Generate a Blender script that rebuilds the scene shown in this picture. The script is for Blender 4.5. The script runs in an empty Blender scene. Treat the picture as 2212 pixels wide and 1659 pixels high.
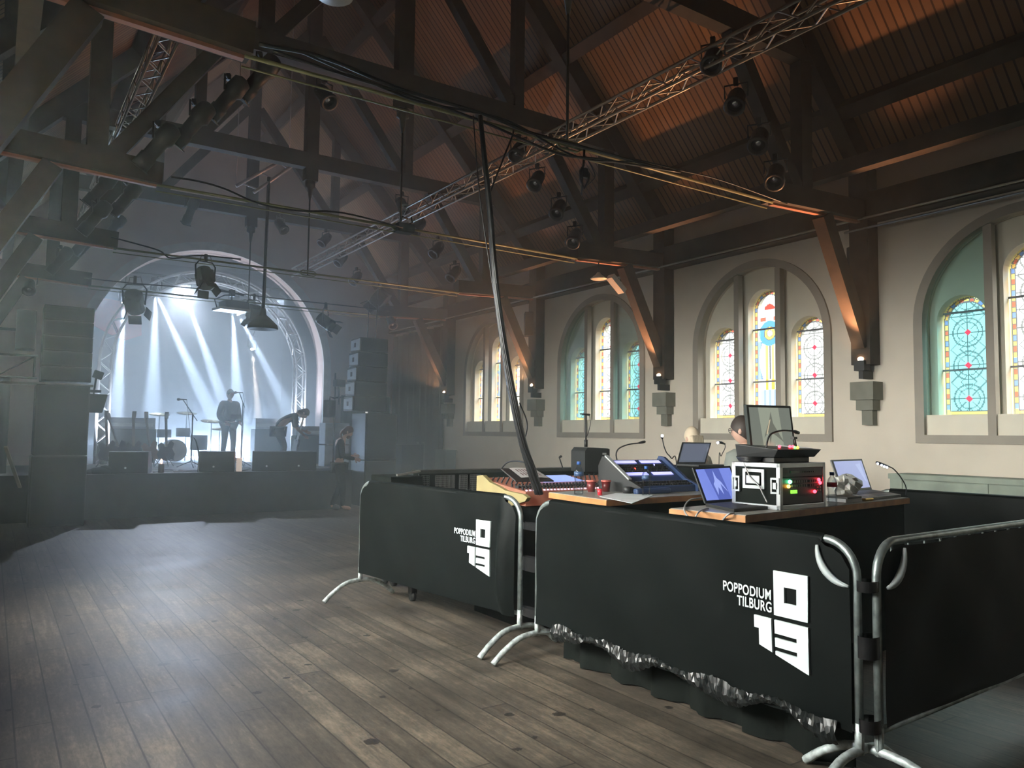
import bpy, bmesh, math, random
from mathutils import Vector, Matrix, geometry
random.seed(7)
PI = math.pi
scene = bpy.context.scene
COL = scene.collection
# ------------------------------------------------------------ camera
FPX, IW, IH = 1665.0, 2212, 1659
YAW, PIT, ROL = [math.radians(a) for a in (33.95, 3.76, 0.72)]
EYE = Vector((0, 0, 1.6))
_f = Vector((math.sin(YAW)*math.cos(PIT), math.cos(YAW)*math.cos(PIT), math.sin(PIT)))
_r0 = Vector((math.cos(YAW), -math.sin(YAW), 0)); _u0 = _r0.cross(_f)
_r = _r0*math.cos(ROL)+_u0*math.sin(ROL); _u = _r.cross(_f)
cam_d = bpy.data.cameras.new('camera'); cam = bpy.data.objects.new('camera', cam_d); COL.objects.link(cam)
cam_d.sensor_width = 36; cam_d.lens = FPX/IW*36; cam_d.clip_start = 0.05; cam_d.clip_end = 200
M3 = Matrix((_r, _u, -_f)).transposed()
cam.matrix_world = Matrix.Translation(EYE) @ M3.to_4x4()
scene.camera = cam
def at(px, py, ax, v):
    """world point where the sight line of a photo pixel meets the plane axis=v"""
    d = _f+_r*((px-IW/2)/FPX)-_u*((py-IH/2)/FPX)
    return EYE+d*((v-EYE[ax])/d[ax])
# ------------------------------------------------------------ render look
vs = scene.view_settings
scene.display_settings.display_device = 'sRGB'
vs.view_transform = 'Standard'; vs.look = 'None'; vs.exposure = 0.0; vs.gamma = 1.0; vs.use_curve_mapping = False
cy = scene.cycles
cy.max_bounces = 4; cy.diffuse_bounces = 2; cy.glossy_bounces = 2; cy.transmission_bounces = 3
cy.transparent_max_bounces = 10; cy.volume_bounces = 1
cy.caustics_reflective = False; cy.caustics_refractive = False
cy.use_denoising = True; cy.sample_clamp_indirect = 3.0; cy.sample_clamp_direct = 0
cy.use_adaptive_sampling = True; cy.adaptive_threshold = 0.04
# ------------------------------------------------------------ sky outside the windows
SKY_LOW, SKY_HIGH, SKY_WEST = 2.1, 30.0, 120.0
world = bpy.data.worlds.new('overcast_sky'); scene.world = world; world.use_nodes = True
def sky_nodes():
    """overcast sky: dull ground, pale low sky to the east (+x), brightened high up and to the west (-x), out of view, to light the hall"""
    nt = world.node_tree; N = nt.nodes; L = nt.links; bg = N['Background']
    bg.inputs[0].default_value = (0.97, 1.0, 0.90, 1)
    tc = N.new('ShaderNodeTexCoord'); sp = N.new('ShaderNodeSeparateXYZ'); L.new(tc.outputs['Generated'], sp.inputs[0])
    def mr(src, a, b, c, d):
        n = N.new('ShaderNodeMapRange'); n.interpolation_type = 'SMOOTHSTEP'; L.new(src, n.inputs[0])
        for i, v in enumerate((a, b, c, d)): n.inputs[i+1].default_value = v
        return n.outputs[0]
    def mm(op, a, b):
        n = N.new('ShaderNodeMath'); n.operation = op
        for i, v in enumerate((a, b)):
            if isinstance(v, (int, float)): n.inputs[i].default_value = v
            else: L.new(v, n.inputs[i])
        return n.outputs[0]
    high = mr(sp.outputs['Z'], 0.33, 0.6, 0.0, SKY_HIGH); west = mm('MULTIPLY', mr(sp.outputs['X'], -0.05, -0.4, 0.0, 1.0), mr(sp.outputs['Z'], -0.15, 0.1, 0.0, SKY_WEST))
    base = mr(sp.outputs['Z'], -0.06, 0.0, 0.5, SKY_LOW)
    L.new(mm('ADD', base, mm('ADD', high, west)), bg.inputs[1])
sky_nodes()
# ------------------------------------------------------------ room measures
XL, XR, XC = -0.6, 9.4, 4.4
YB, YE = -4.0, 19.9
ZP = 4.4
def roof_z(x): return 5.2+(5.0-abs(x-XC))*1.07
TY = [5.65, 9.25, 12.9, 16.6]
WY = [0.2, 3.83, 7.44, 11.05, 14.75]

def light(name, kind, loc, col, power, aim=None, **kw):
    l = bpy.data.lights.new(name, kind); l.color = col; l.energy = power
    for k, v in kw.items(): setattr(l, k, v)
    o = bpy.data.objects.new(name, l); COL.objects.link(o); o.location = loc
    if aim is not None:
        o.rotation_euler = (Vector(aim)-Vector(loc)).to_track_quat('-Z', 'Y').to_euler()
    return o
# daylight portals in every glazed lancet
def portal(x, y, z, sy, sz, side):
    o = light('window_daylight', 'AREA', (x, y, z), (1, 1, 1), 1.0, aim=(x-side, y, z), shape='RECTANGLE', size=sy, size_y=sz)
    o.data.cycles.is_portal = True
    return o
# stage spots: (photo pixel x, y, depth plane, aim point, power, cone deg)
STAGE = [(337, 634, 22.6, (330, 870), 30000, 9), (337, 634, 22.6, (452, 880), 42000, 8), (401, 637, 22.6, (482, 870), 36000, 8),
         (268, 655, 22.6, (252, 880), 45000, 8), (503, 672, 22.0, (512, 850), 30000, 9), (516, 680, 22.0, (610, 860), 20000, 8),
         (545, 755, 24.0, (556, 880), 26000, 5)]
# haze density
HALL_D, FRONT_D, STAGE_D = 0.0055, 0.042, 0.11

# ------------------------------------------------------------ materials
MATS = {}
def mat(name, col, rough=0.6, metal=0.0, var=0.12, vscale=6.0, emit=None, es=0.0, bump=0.0, spec=0.5, alpha=None, trans=0.0):
    if name in MATS: return MATS[name]
    m = bpy.data.materials.new(name); m.use_nodes = True; MATS[name] = m
    nt = m.node_tree; b = nt.nodes['Principled BSDF']
    b.inputs['Roughness'].default_value = rough; b.inputs['Metallic'].default_value = metal
    b.inputs['Specular IOR Level'].default_value = spec
    if trans: b.inputs['Transmission Weight'].default_value = trans
    if alpha is not None: b.inputs['Alpha'].default_value = alpha
    tc = nt.nodes.new('ShaderNodeTexCoord'); nz = nt.nodes.new('ShaderNodeTexNoise')
    nz.inputs['Scale'].default_value = vscale; nz.inputs['Detail'].default_value = 3
    nt.links.new(tc.outputs['Object'], nz.inputs['Vector'])
    r = nt.nodes.new('ShaderNodeValToRGB')
    r.color_ramp.elements[0].color = [c*(1-var) for c in col]+[1]; r.color_ramp.elements[0].position = 0.3
    r.color_ramp.elements[1].color = [min(1, c*(1+var)) for c in col]+[1]; r.color_ramp.elements[1].position = 0.7
    nt.links.new(nz.outputs['Fac'], r.inputs['Fac']); nt.links.new(r.outputs['Color'], b.inputs['Base Color'])
    if bump:
        bp = nt.nodes.new('ShaderNodeBump'); bp.inputs['Strength'].default_value = bump; bp.inputs['Distance'].default_value = 0.01
        nt.links.new(nz.outputs['Fac'], bp.inputs['Height']); nt.links.new(bp.outputs['Normal'], b.inputs['Normal'])
    if emit:
        b.inputs['Emission Color'].default_value = list(emit)+[1]; b.inputs['Emission Strength'].default_value = es
    return m

def m_floor():
    m = bpy.data.materials.new('worn_floorboards'); m.use_nodes = True; nt = m.node_tree; N = nt.nodes; L = nt.links
    b = N['Principled BSDF']
    tc = N.new('ShaderNodeTexCoord'); sp = N.new('ShaderNodeSeparateXYZ'); L.new(tc.outputs['Object'], sp.inputs[0])
    def mth(op, a, bb=None):
        n = N.new('ShaderNodeMath'); n.operation = op
        for i, v in enumerate((a, bb)):
            if v is None: continue
            if isinstance(v, (int, float)): n.inputs[i].default_value = v
            else: L.new(v, n.inputs[i])
        return n.outputs[0]
    xs = mth('DIVIDE', sp.outputs['X'], 0.175); xi = mth('FLOOR', xs); xf = mth('FRACT', xs)
    wn = N.new('ShaderNodeTexWhiteNoise'); wn.noise_dimensions = '1D'; L.new(xi, wn.inputs['W'])
    ys = mth('ADD', mth('DIVIDE', sp.outputs['Y'], 2.6), mth('MULTIPLY', wn.outputs['Value'], 7.3)); yi = mth('FLOOR', ys); yf = mth('FRACT', ys)
    cb = N.new('ShaderNodeCombineXYZ'); L.new(xi, cb.inputs[0]); L.new(yi, cb.inputs[1])
    wb = N.new('ShaderNodeTexWhiteNoise'); wb.noise_dimensions = '2D'; L.new(cb.outputs[0], wb.inputs['Vector'])
    # grain noise stretched along the boards
    mp = N.new('ShaderNodeMapping'); mp.inputs['Scale'].default_value = (22, 1.6, 1); L.new(tc.outputs['Object'], mp.inputs[0])
    g = N.new('ShaderNodeTexNoise'); g.inputs['Scale'].default_value = 1.0; g.inputs['Detail'].default_value = 5; L.new(mp.outputs[0], g.inputs['Vector'])
    st = N.new('ShaderNodeTexNoise'); st.inputs['Scale'].default_value = 1.3; st.inputs['Detail'].default_value = 6; st.inputs['Roughness'].default_value = 0.7; L.new(tc.outputs['Object'], st.inputs['Vector'])
    mp2 = N.new('ShaderNodeMapping'); mp2.inputs['Scale'].default_value = (60, 14, 1); L.new(tc.outputs['Object'], mp2.inputs[0])
    fn = N.new('ShaderNodeTexNoise'); fn.inputs['Scale'].default_value = 1.0; fn.inputs['Detail'].default_value = 6; fn.inputs['Roughness'].default_value = 0.75; L.new(mp2.outputs[0], fn.inputs['Vector'])
    val = mth('ADD', mth('MULTIPLY', wb.outputs['Value'], 0.09), mth('ADD', mth('MULTIPLY', g.outputs['Fac'], 0.35), mth('MULTIPLY', st.outputs['Fac'], 0.62)))
    val = mth('ADD', val, mth('MULTIPLY', mth('SUBTRACT', fn.outputs['Fac'], 0.5), 0.42))
    r = N.new('ShaderNodeValToRGB'); L.new(val, r.inputs[0]); e = r.color_ramp.elements
    e[0].position = 0.33; e[0].color = (0.020, 0.017, 0.014, 1); e[1].position = 0.80; e[1].color = (0.25, 0.20, 0.145, 1)
    k = e.new(0.55); k.color = (0.085, 0.070, 0.054, 1)
    # joints
    ex = mth('MINIMUM', xf, mth('SUBTRACT', 1.0, xf)); ey = mth('MINIMUM', yf, mth('SUBTRACT', 1.0, yf))
    jx = mth('LESS_THAN', ex, 0.026); jy = mth('LESS_THAN', ey, 0.002); j = mth('MAXIMUM', jx, jy)
    # black gum and burn spots
    vo = N.new('ShaderNodeTexVoronoi'); vo.inputs['Scale'].default_value = 4.6; vo.inputs['Randomness'].default_value = 1.0
    dn = N.new('ShaderNodeTexNoise'); dn.inputs['Scale'].default_value = 30; L.new(tc.outputs['Object'], dn.inputs['Vector'])
    va = N.new('ShaderNodeVectorMath'); va.operation = 'MULTIPLY_ADD'; L.new(dn.outputs['Color'], va.inputs[0]); va.inputs[1].default_value = (0.05, 0.05, 0); L.new(tc.outputs['Object'], va.inputs[2])
    L.new(va.outputs[0], vo.inputs['Vector'])
    sc = N.new('ShaderNodeSeparateColor'); L.new(vo.outputs['Color'], sc.inputs[0])
    rad = mth('MULTIPLY', sc.outputs[0], 0.19)
    s = mth('LESS_THAN', vo.outputs['Distance'], rad); s = mth('MULTIPLY', s, mth('GREATER_THAN', sc.outputs[1], 0.35))
    dk = mth('MAXIMUM', mth('MULTIPLY', j, 0.75), mth('MULTIPLY', s, 0.85))
    mx = N.new('ShaderNodeMix'); mx.data_type = 'RGBA'; L.new(dk, mx.inputs[0]); L.new(r.outputs[0], mx.inputs[6]); mx.inputs[7].default_value = (0.012, 0.011, 0.010, 1)
    L.new(mx.outputs[2], b.inputs['Base Color'])
    rg = mth('ADD', 0.36, mth('MULTIPLY', st.outputs['Fac'], 0.3)); L.new(rg, b.inputs['Roughness'])
    h = mth('SUBTRACT', mth('MULTIPLY', g.outputs['Fac'], 0.35), j)
    bp = N.new('ShaderNodeBump'); bp.inputs['Strength'].default_value = 0.35; bp.inputs['Distance'].default_value = 0.004; L.new(h, bp.inputs['Height']); L.new(bp.outputs[0], b.inputs['Normal'])
    return m

def m_boards(name, c0, c1, axis, period, dark):
    """boarded roof lining: narrow boards with dark open joints"""
    m = bpy.data.materials.new(name); m.use_nodes = True; nt = m.node_tree; N = nt.nodes; L = nt.links; b = N['Principled BSDF']
    b.inputs['Roughness'].default_value = 0.65
    tc = N.new('ShaderNodeTexCoord'); sp = N.new('ShaderNodeSeparateXYZ'); L.new(tc.outputs['Object'], sp.inputs[0])
    d = N.new('ShaderNodeMath'); d.operation = 'DIVIDE'; L.new(sp.outputs[axis], d.inputs[0]); d.inputs[1].default_value = period
    fl = N.new('ShaderNodeMath'); fl.operation = 'FLOOR'; L.new(d.outputs[0], fl.inputs[0])
    fr = N.new('ShaderNodeMath'); fr.operation = 'FRACT'; L.new(d.outputs[0], fr.inputs[0])
    wn = N.new('ShaderNodeTexWhiteNoise'); wn.noise_dimensions = '1D'; L.new(fl.outputs[0], wn.inputs['W'])
    mx = N.new('ShaderNodeMix'); mx.data_type = 'RGBA'; L.new(wn.outputs['Value'], mx.inputs[0]); mx.inputs[6].default_value = c0+(1,); mx.inputs[7].default_value = c1+(1,)
    lt = N.new('ShaderNodeMath'); lt.operation = 'LESS_THAN'; L.new(fr.outputs[0], lt.inputs[0]); lt.inputs[1].default_value = 0.2
    m2 = N.new('ShaderNodeMix'); m2.data_type = 'RGBA'; L.new(lt.outputs[0], m2.inputs[0]); L.new(mx.outputs[2], m2.inputs[6]); m2.inputs[7].default_value = dark+(1,)
    L.new(m2.outputs[2], b.inputs['Base Color'])
    return m

def m_attr_glass():
    m = bpy.data.materials.new('stained_glass'); m.use_nodes = True; nt = m.node_tree; N = nt.nodes; L = nt.links
    N.remove(N['Principled BSDF']); out = N['Material Output']
    a = N.new('ShaderNodeAttribute'); a.attribute_name = 'glass'; t = N.new('ShaderNodeBsdfTransparent'); L.new(a.outputs['Color'], t.inputs[0])
    g = N.new('ShaderNodeBsdfGlossy'); g.inputs['Roughness'].default_value = 0.2; g.inputs[0].default_value = (0.5, 0.5, 0.5, 1)
    mx = N.new('ShaderNodeMixShader'); mx.inputs[0].default_value = 0.03; L.new(t.outputs[0], mx.inputs[1]); L.new(g.outputs[0], mx.inputs[2]); L.new(mx.outputs[0], out.inputs[0])
    return m
def m_tint(name, col, gloss=0.06):
    m = bpy.data.materials.new(name); m.use_nodes = True; nt = m.node_tree; N = nt.nodes; L = nt.links
    N.remove(N['Principled BSDF']); out = N['Material Output']
    t = N.new('ShaderNodeBsdfTransparent'); t.inputs[0].default_value = col+(1,)
    g = N.new('ShaderNodeBsdfGlossy'); g.inputs['Roughness'].default_value = 0.08
    fr = N.new('ShaderNodeLayerWeight'); fr.inputs[0].default_value = 0.35
    k = N.new('ShaderNodeMath'); k.operation = 'MULTIPLY'; L.new(fr.outputs['Fresnel'], k.inputs[0]); k.inputs[1].default_value = gloss*6
    mx = N.new('ShaderNodeMixShader'); L.new(k.outputs[0], mx.inputs[0]); L.new(t.outputs[0], mx.inputs[1]); L.new(g.outputs[0], mx.inputs[2]); L.new(mx.outputs[0], out.inputs[0])
    return m
def m_vol(name, dens, col, aniso):
    m = bpy.data.materials.new(name); m.use_nodes = True; nt = m.node_tree; N = nt.nodes; L = nt.links
    N.remove(N['Principled BSDF']); v = N.new('ShaderNodeVolumeScatter'); v.inputs['Color'].default_value = col+(1,); v.inputs['Density'].default_value = dens; v.inputs['Anisotropy'].default_value = aniso
    L.new(v.outputs[0], N['Material Output'].inputs['Volume']); return m

FLOOR = m_floor()
ROOF = m_boards('roof_boards', (0.20, 0.115, 0.060), (0.28, 0.16, 0.08), 'Y', 0.105, (0.05, 0.025, 0.012))
PLASTER = mat('cream_plaster', (0.68, 0.62, 0.52), 0.8, var=0.05, vscale=2.5, bump=0.15)
PLASTER2 = mat('pale_reveal_paint', (0.74, 0.70, 0.58), 0.6, var=0.03)
GABLE = mat('grey_rose_plaster', (0.62, 0.50, 0.46), 0.85, var=0.07, vscale=1.5)
TRIM = mat('beige_window_trim', (0.34, 0.31, 0.26), 0.7, var=0.05)
TIMBER = mat('dark_timber', (0.042, 0.030, 0.020), 0.75, var=0.3, vscale=5, bump=0.2)
IRON = mat('dark_iron', (0.05, 0.05, 0.045), 0.5, 0.6)
ROD = mat('yellow_lit_rod', (0.22, 0.23, 0.12), 0.4, 0.3)  # yellow light on the iron tie rods is put into their colour
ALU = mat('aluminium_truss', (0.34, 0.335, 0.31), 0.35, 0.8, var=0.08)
GALV = mat('galvanised_steel', (0.33, 0.38, 0.37), 0.38, 0.75, var=0.35, vscale=18, bump=0.1)
CHROME = mat('bright_case_hardware', (0.62, 0.66, 0.68), 0.28, 0.85, var=0.08)
BLACK = mat('black_painted_metal', (0.018, 0.019, 0.02), 0.5)
BLACKM = mat('matt_black_cloth', (0.007, 0.009, 0.008), 0.9, var=0.2, spec=0.1)
GRILLE = mat('speaker_grille', (0.010, 0.012, 0.013), 0.7, var=0.3, vscale=80)
TARP = mat('black_vinyl_tarpaulin', (0.004, 0.0055, 0.0053), 0.5, var=0.15, vscale=3, bump=0.35, spec=0.08)
WHITE = mat('white_print', (0.66, 0.76, 0.76), 0.6, var=0.02)
CABLE = mat('black_cable', (0.012, 0.012, 0.013), 0.35)
GREYCABLE = mat('grey_cable', (0.35, 0.35, 0.35), 0.4)
WOOD = mat('orange_worktop_edge', (0.46, 0.21, 0.075), 0.45, var=0.25, vscale=9)
LAMINATE = mat('grey_laminate_top', (0.33, 0.32, 0.29), 0.25, var=0.1)
PLY = mat('olive_plywood', (0.33, 0.27, 0.12), 0.6, var=0.1)
GLASS = m_attr_glass()
CYAN = m_tint('cyan_tinted_glazing', (0.74, 0.93, 0.93)); CLEAR = m_tint('clear_plastic', (0.86, 0.90, 0.92), 0.09)
FLOORBLACK = mat('stage_front_black', (0.035, 0.037, 0.04), 0.8, var=0.2)

# ------------------------------------------------------------ mesh builder
class MB:
    def __init__(s): s.v = []; s.f = []; s.m = []; s.sm = []
    def add(s, vs, fs, mi=0, sm=False):
        o = len(s.v); s.v += [Vector(v) for v in vs]
        for f in fs: s.f.append([i+o for i in f]); s.m.append(mi); s.sm.append(sm)
    def hexa(s, P, mi=0): s.add(P, [(0, 3, 2, 1), (4, 5, 6, 7), (0, 1, 5, 4), (1, 2, 6, 5), (2, 3, 7, 6), (3, 0, 4, 7)], mi)
    def box(s, c, d, mi=0, rot=None):
        h = Vector(d)/2; P = [Vector((x*h.x, y*h.y, z*h.z)) for z in (-1, 1) for x, y in ((-1, -1), (1, -1), (1, 1), (-1, 1))]
        if rot is not None: P = [rot @ p for p in P]
        s.hexa([p+Vector(c) for p in P], mi)
    def bx(s, a, b, mi=0):
        a, b = Vector(a), Vector(b); s.box((a+b)/2, [abs(x) for x in (b-a)], mi)
    def beam(s, p, q, w, h, mi=0, side=None):
        p, q = Vector(p), Vector(q); d = (q-p).normalized()
        sd = Vector(side) if side else (d.cross(Vector((0, 0, 1))) if abs(d.z) < 0.99 else Vector((1, 0, 0)))
        sd = (sd-d*sd.dot(d)).normalized(); up = sd.cross(d)
        c = [sd*(a*w/2)+up*(b*h/2) for a, b in ((-1, -1), (1, -1), (1, 1), (-1, 1))]
        s.hexa([p+x for x in c]+[q+x for x in c], mi)
    def tube(s, pts, r, n=8, mi=0, closed=False, cap=True):
        pts = [Vector(p) for p in pts]; N = len(pts); rs = r if isinstance(r, (list, tuple)) else [r]*N
        V = []; up = None
        for i, p in enumerate(pts):
            if closed: t = pts[(i+1) % N]-pts[i-1]
            else: t = pts[min(i+1, N-1)]-pts[max(i-1, 0)]
            t.normalize()
            if up is None: up = Vector((0, 0, 1)) if abs(t.z) < 0.9 else Vector((1, 0, 0))
            a = t.cross(up)
            if a.length < 1e-5: a = t.cross(Vector((0, 1, 0.3)))
            a.normalize(); b = a.cross(t); up = b
            V += [p+(a*math.cos(2*PI*k/n)+b*math.sin(2*PI*k/n))*rs[i] for k in range(n)]
        F = []
        for i in range(N if closed else N-1):
            j = (i+1) % N
            for k in range(n): F.append((i*n+k, i*n+(k+1) % n, j*n+(k+1) % n, j*n+k))
        if cap and not closed: F += [tuple(range(n))[::-1], tuple((N-1)*n+k for k in range(n))]
        s.add(V, F, mi, True)
    def lathe(s, prof, n=16, mi=0, T=None):
        T = T or Matrix.Identity(4); V = []
        for r, z in prof: V += [T @ Vector((r*math.cos(2*PI*k/n), r*math.sin(2*PI*k/n), z)) for k in range(n)]
        F = [(i*n+k, i*n+(k+1) % n, (i+1)*n+(k+1) % n, (i+1)*n+k) for i in range(len(prof)-1) for k in range(n)]
        F += [tuple(range(n))[::-1], tuple((len(prof)-1)*n+k for k in range(n))]
        s.add(V, F, mi, True)
    def ball(s, c, r, n=12, mi=0, R=None):
        r = Vector((r, r, r)) if isinstance(r, (int, float)) else Vector(r); V = []; m = n//2
        for i in range(m+1):
            a = PI*i/m
            for k in range(n):
                p = Vector((r.x*math.sin(a)*math.cos(2*PI*k/n), r.y*math.sin(a)*math.sin(2*PI*k/n), r.z*math.cos(a)))
                V.append(Vector(c)+(R @ p if R is not None else p))
        s.add(V, [(i*n+k, (i+1)*n+k, (i+1)*n+(k+1) % n, i*n+(k+1) % n) for i in range(m) for k in range(n)], mi, True)
    def prism(s, loops, f0, f1, mi=0, side_mi=None, back=True):
        tri = geometry.tessellate_polygon([[Vector((u, v, 0)) for u, v in lp] for lp in loops])
        flat = [p for lp in loops for p in lp]; n = len(flat)
        s.add([f0(*p) for p in flat], tri, mi)
        if back: s.add([f1(*p) for p in flat], [t[::-1] for t in tri], mi)
        for lp in loops:
            k = len(lp); V = [f0(*p) for p in lp]+[f1(*p) for p in lp]
            s.add(V, [(i, (i+1) % k, k+(i+1) % k, k+i) for i in range(k)], mi if side_mi is None else side_mi)
    def build(s, name, mats, parent=None, loc=None, bevel=0, weld=False):
        me = bpy.data.meshes.new(name); base = Vector(loc) if loc is not None else Vector((0, 0, 0))
        me.from_pydata([v-base for v in s.v], [], s.f)
        mats = mats if isinstance(mats, (list, tuple)) else [mats]
        for m in mats: me.materials.append(m)
        me.polygons.foreach_set('material_index', s.m); me.polygons.foreach_set('use_smooth', s.sm)
        bm = bmesh.new(); bm.from_mesh(me)
        if weld: bmesh.ops.remove_doubles(bm, verts=bm.verts, dist=1e-5)
        bmesh.ops.recalc_face_normals(bm, faces=bm.faces); bm.to_mesh(me); bm.free()
        o = bpy.data.objects.new(name, me); COL.objects.link(o); o.location = base
        if parent is not None:
            o.parent = parent
        if bevel:
            md = o.modifiers.new('edge', 'BEVEL'); md.width = bevel; md.segments = 2; md.limit_method = 'ANGLE'
        return o

def thing(name, label, cat, loc=(0, 0, 0), rz=0.0, group=None):
    o = bpy.data.objects.new(name, None); COL.objects.link(o); o.location = loc; o.rotation_euler = (0, 0, rz); o.empty_display_size = 0.1
    o['label'] = label; o['category'] = cat
    if group: o['group'] = group
    return o
def tag(o, label, cat, group=None, kind=None):
    o['label'] = label; o['category'] = cat
    if group: o['group'] = group
    if kind: o['kind'] = kind
    return o
def struct(o, label=None):
    o['kind'] = 'structure'
    if label: o['label'] = label
    return o
def dup(o, loc=None, rz=None, label=None, scale=None, parent=None):
    c = o.copy(); COL.objects.link(c)
    if parent is not None: c.parent = parent
    if loc is not None: c.location = loc
    if rz is not None: c.rotation_euler = (0, 0, rz)
    if scale: c.scale = (scale,)*3
    if label: c['label'] = label
    for ch in [x for x in COL.objects if x.parent == o]: dup(ch, parent=c)
    return c
def arc(cx, cz, r, a0, a1, n): return [(cx+r*math.cos(math.radians(a0+(a1-a0)*i/n)), cz+r*math.sin(math.radians(a0+(a1-a0)*i/n))) for i in range(n+1)]
def arch(cx, z0, zs, r, n=24): return [(cx-r, z0), (cx+r, z0)]+arc(cx, zs, r, 0, 180, n)
def bez(p, n=12):
    """smooth curve through points (Catmull-Rom)"""
    p = [Vector(x) for x in p]; q = [p[0]*2-p[1]]+p+[p[-1]*2-p[-2]]; out = []
    for i in range(1, len(q)-2):
        for k in range(n):
            t = k/n; a, b, c, d = q[i-1:i+3]
            out.append(0.5*((2*b)+(c-a)*t+(2*a-5*b+4*c-d)*t*t+(3*b-a-3*c+d)*t**3))
    return out+[p[-1]]

# ============================================================ ROOM SHELL
b = MB(); b.bx((XL-0.3, YB-0.3, -0.12), (XR+0.3, 27, 0)); struct(b.build('floor', FLOOR), 'worn grey brown wooden plank floor of the hall')
# roof lining: two slopes
b = MB()
for sgn in (-1, 1):
    xo = XC+sgn*5.35; zo = roof_z(XC)-5.35*1.07; za = roof_z(XC)
    P = [(XC, YB-0.2, za), (xo, YB-0.2, zo), (xo, YE+0.3, zo), (XC, YE+0.3, za)]
    if sgn < 0: P = P[::-1]
    b.hexa([Vector(p) for p in P]+[Vector(p)+Vector((0, 0, 0.12)) for p in P])
struct(b.build('ceiling', ROOF), 'steep boarded pine roof lining above the timber trusses')
ZW = 5.3
def side_wall(side, name, ys):
    x0 = XR if side > 0 else XL; x1 = x0+side*0.16
    loops = [[(YB, 0), (YE, 0), (YE, ZW), (YB, ZW)]]+[arch(y, 1.66, 3.02, 1.14) for y in ys]
    b = MB(); b.prism(loops, lambda u, v: (x0, u, v), lambda u, v: (x1, u, v))
    # outer leaf pierced by the lancets
    x2, x3 = x0+side*0.16, x0+side*0.46
    lo = [[(YB, 0), (YE, 0), (YE, ZW), (YB, ZW)]]
    for y in ys:
        for dy, zs, zb in ((-0.76, 3.05, 1.9), (0, 3.55, 1.9), (0.76, 3.05, 1.9)):
            lo.append(arch(y+dy, zb, zs, 0.29, 14))
    b2 = MB(); b2.prism(lo, lambda u, v: (x2, u, v), lambda u, v: (x3, u, v), 0)
    w = struct(b.build(name, PLASTER), 'cream plaster side wall with arched window bays'); 
    c = b2.build('bay_lining', PLASTER2, w)
    return w
side_wall(1, 'wall_right', WY); side_wall(-1, 'wall_left', WY[1:3])
b = MB(); b.bx((XL-0.4, YB-0.2, 0), (XR+0.4, YB, 11)); struct(b.build('wall_back', PLASTER), 'plain plaster wall behind the photographer')
# gable wall with the proscenium arch
AX, AR, AZ = 4.47, 2.82, 3.25
b = MB()
gl = [(XL, 0), (XR, 0), (XR, 5.2), (XC, roof_z(XC)), (XL, 5.2)]
b.prism([gl, arch(AX, 0.8, AZ, AR, 48)], lambda u, v: (u, YE, v), lambda u, v: (u, YE+0.5, v))
struct(b.build('wall_front', GABLE), 'grey rose gable wall around the stage arch')
b = MB(); ro, ri = arc(AX, AZ, AR+0.2, 0, 180, 48), arc(AX, AZ, AR, 0, 180, 48)
ring = [(AX+AR+0.2, 0.8)]+ro+[(AX-AR-0.2, 0.8), (AX-AR, 0.8)]+ri[::-1]+[(AX+AR, 0.8)]
b.prism([ring], lambda u, v: (u, YE-0.07, v), lambda u, v: (u, YE+0.02, v))
struct(b.build('trim_1', mat('pale_arch_moulding', (0.62, 0.60, 0.58), 0.6)), 'pale moulding around the stage arch')
# stage room behind the arch
SR = mat('dark_blue_grey_drape', (0.11, 0.12, 0.14), 0.9)
b = MB()
b.bx((0.9, 26.4, 0), (8.3, 26.6, 7)); struct(b.build('wall_stage', SR), 'hazy back wall of the stage')
b = MB(); b.bx((0.7, YE+0.5, 0), (0.9, 26.6, 7)); struct(b.build('wall_stage_left', SR))
b = MB(); b.bx((8.2, YE+0.5, 0), (8.4, 26.6, 7)); struct(b.build('wall_stage_right', SR))
b = MB(); b.bx((0.7, YE+0.5, 6.9), (8.4, 26.6, 7)); struct(b.build('ceiling_stage', SR))
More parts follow.
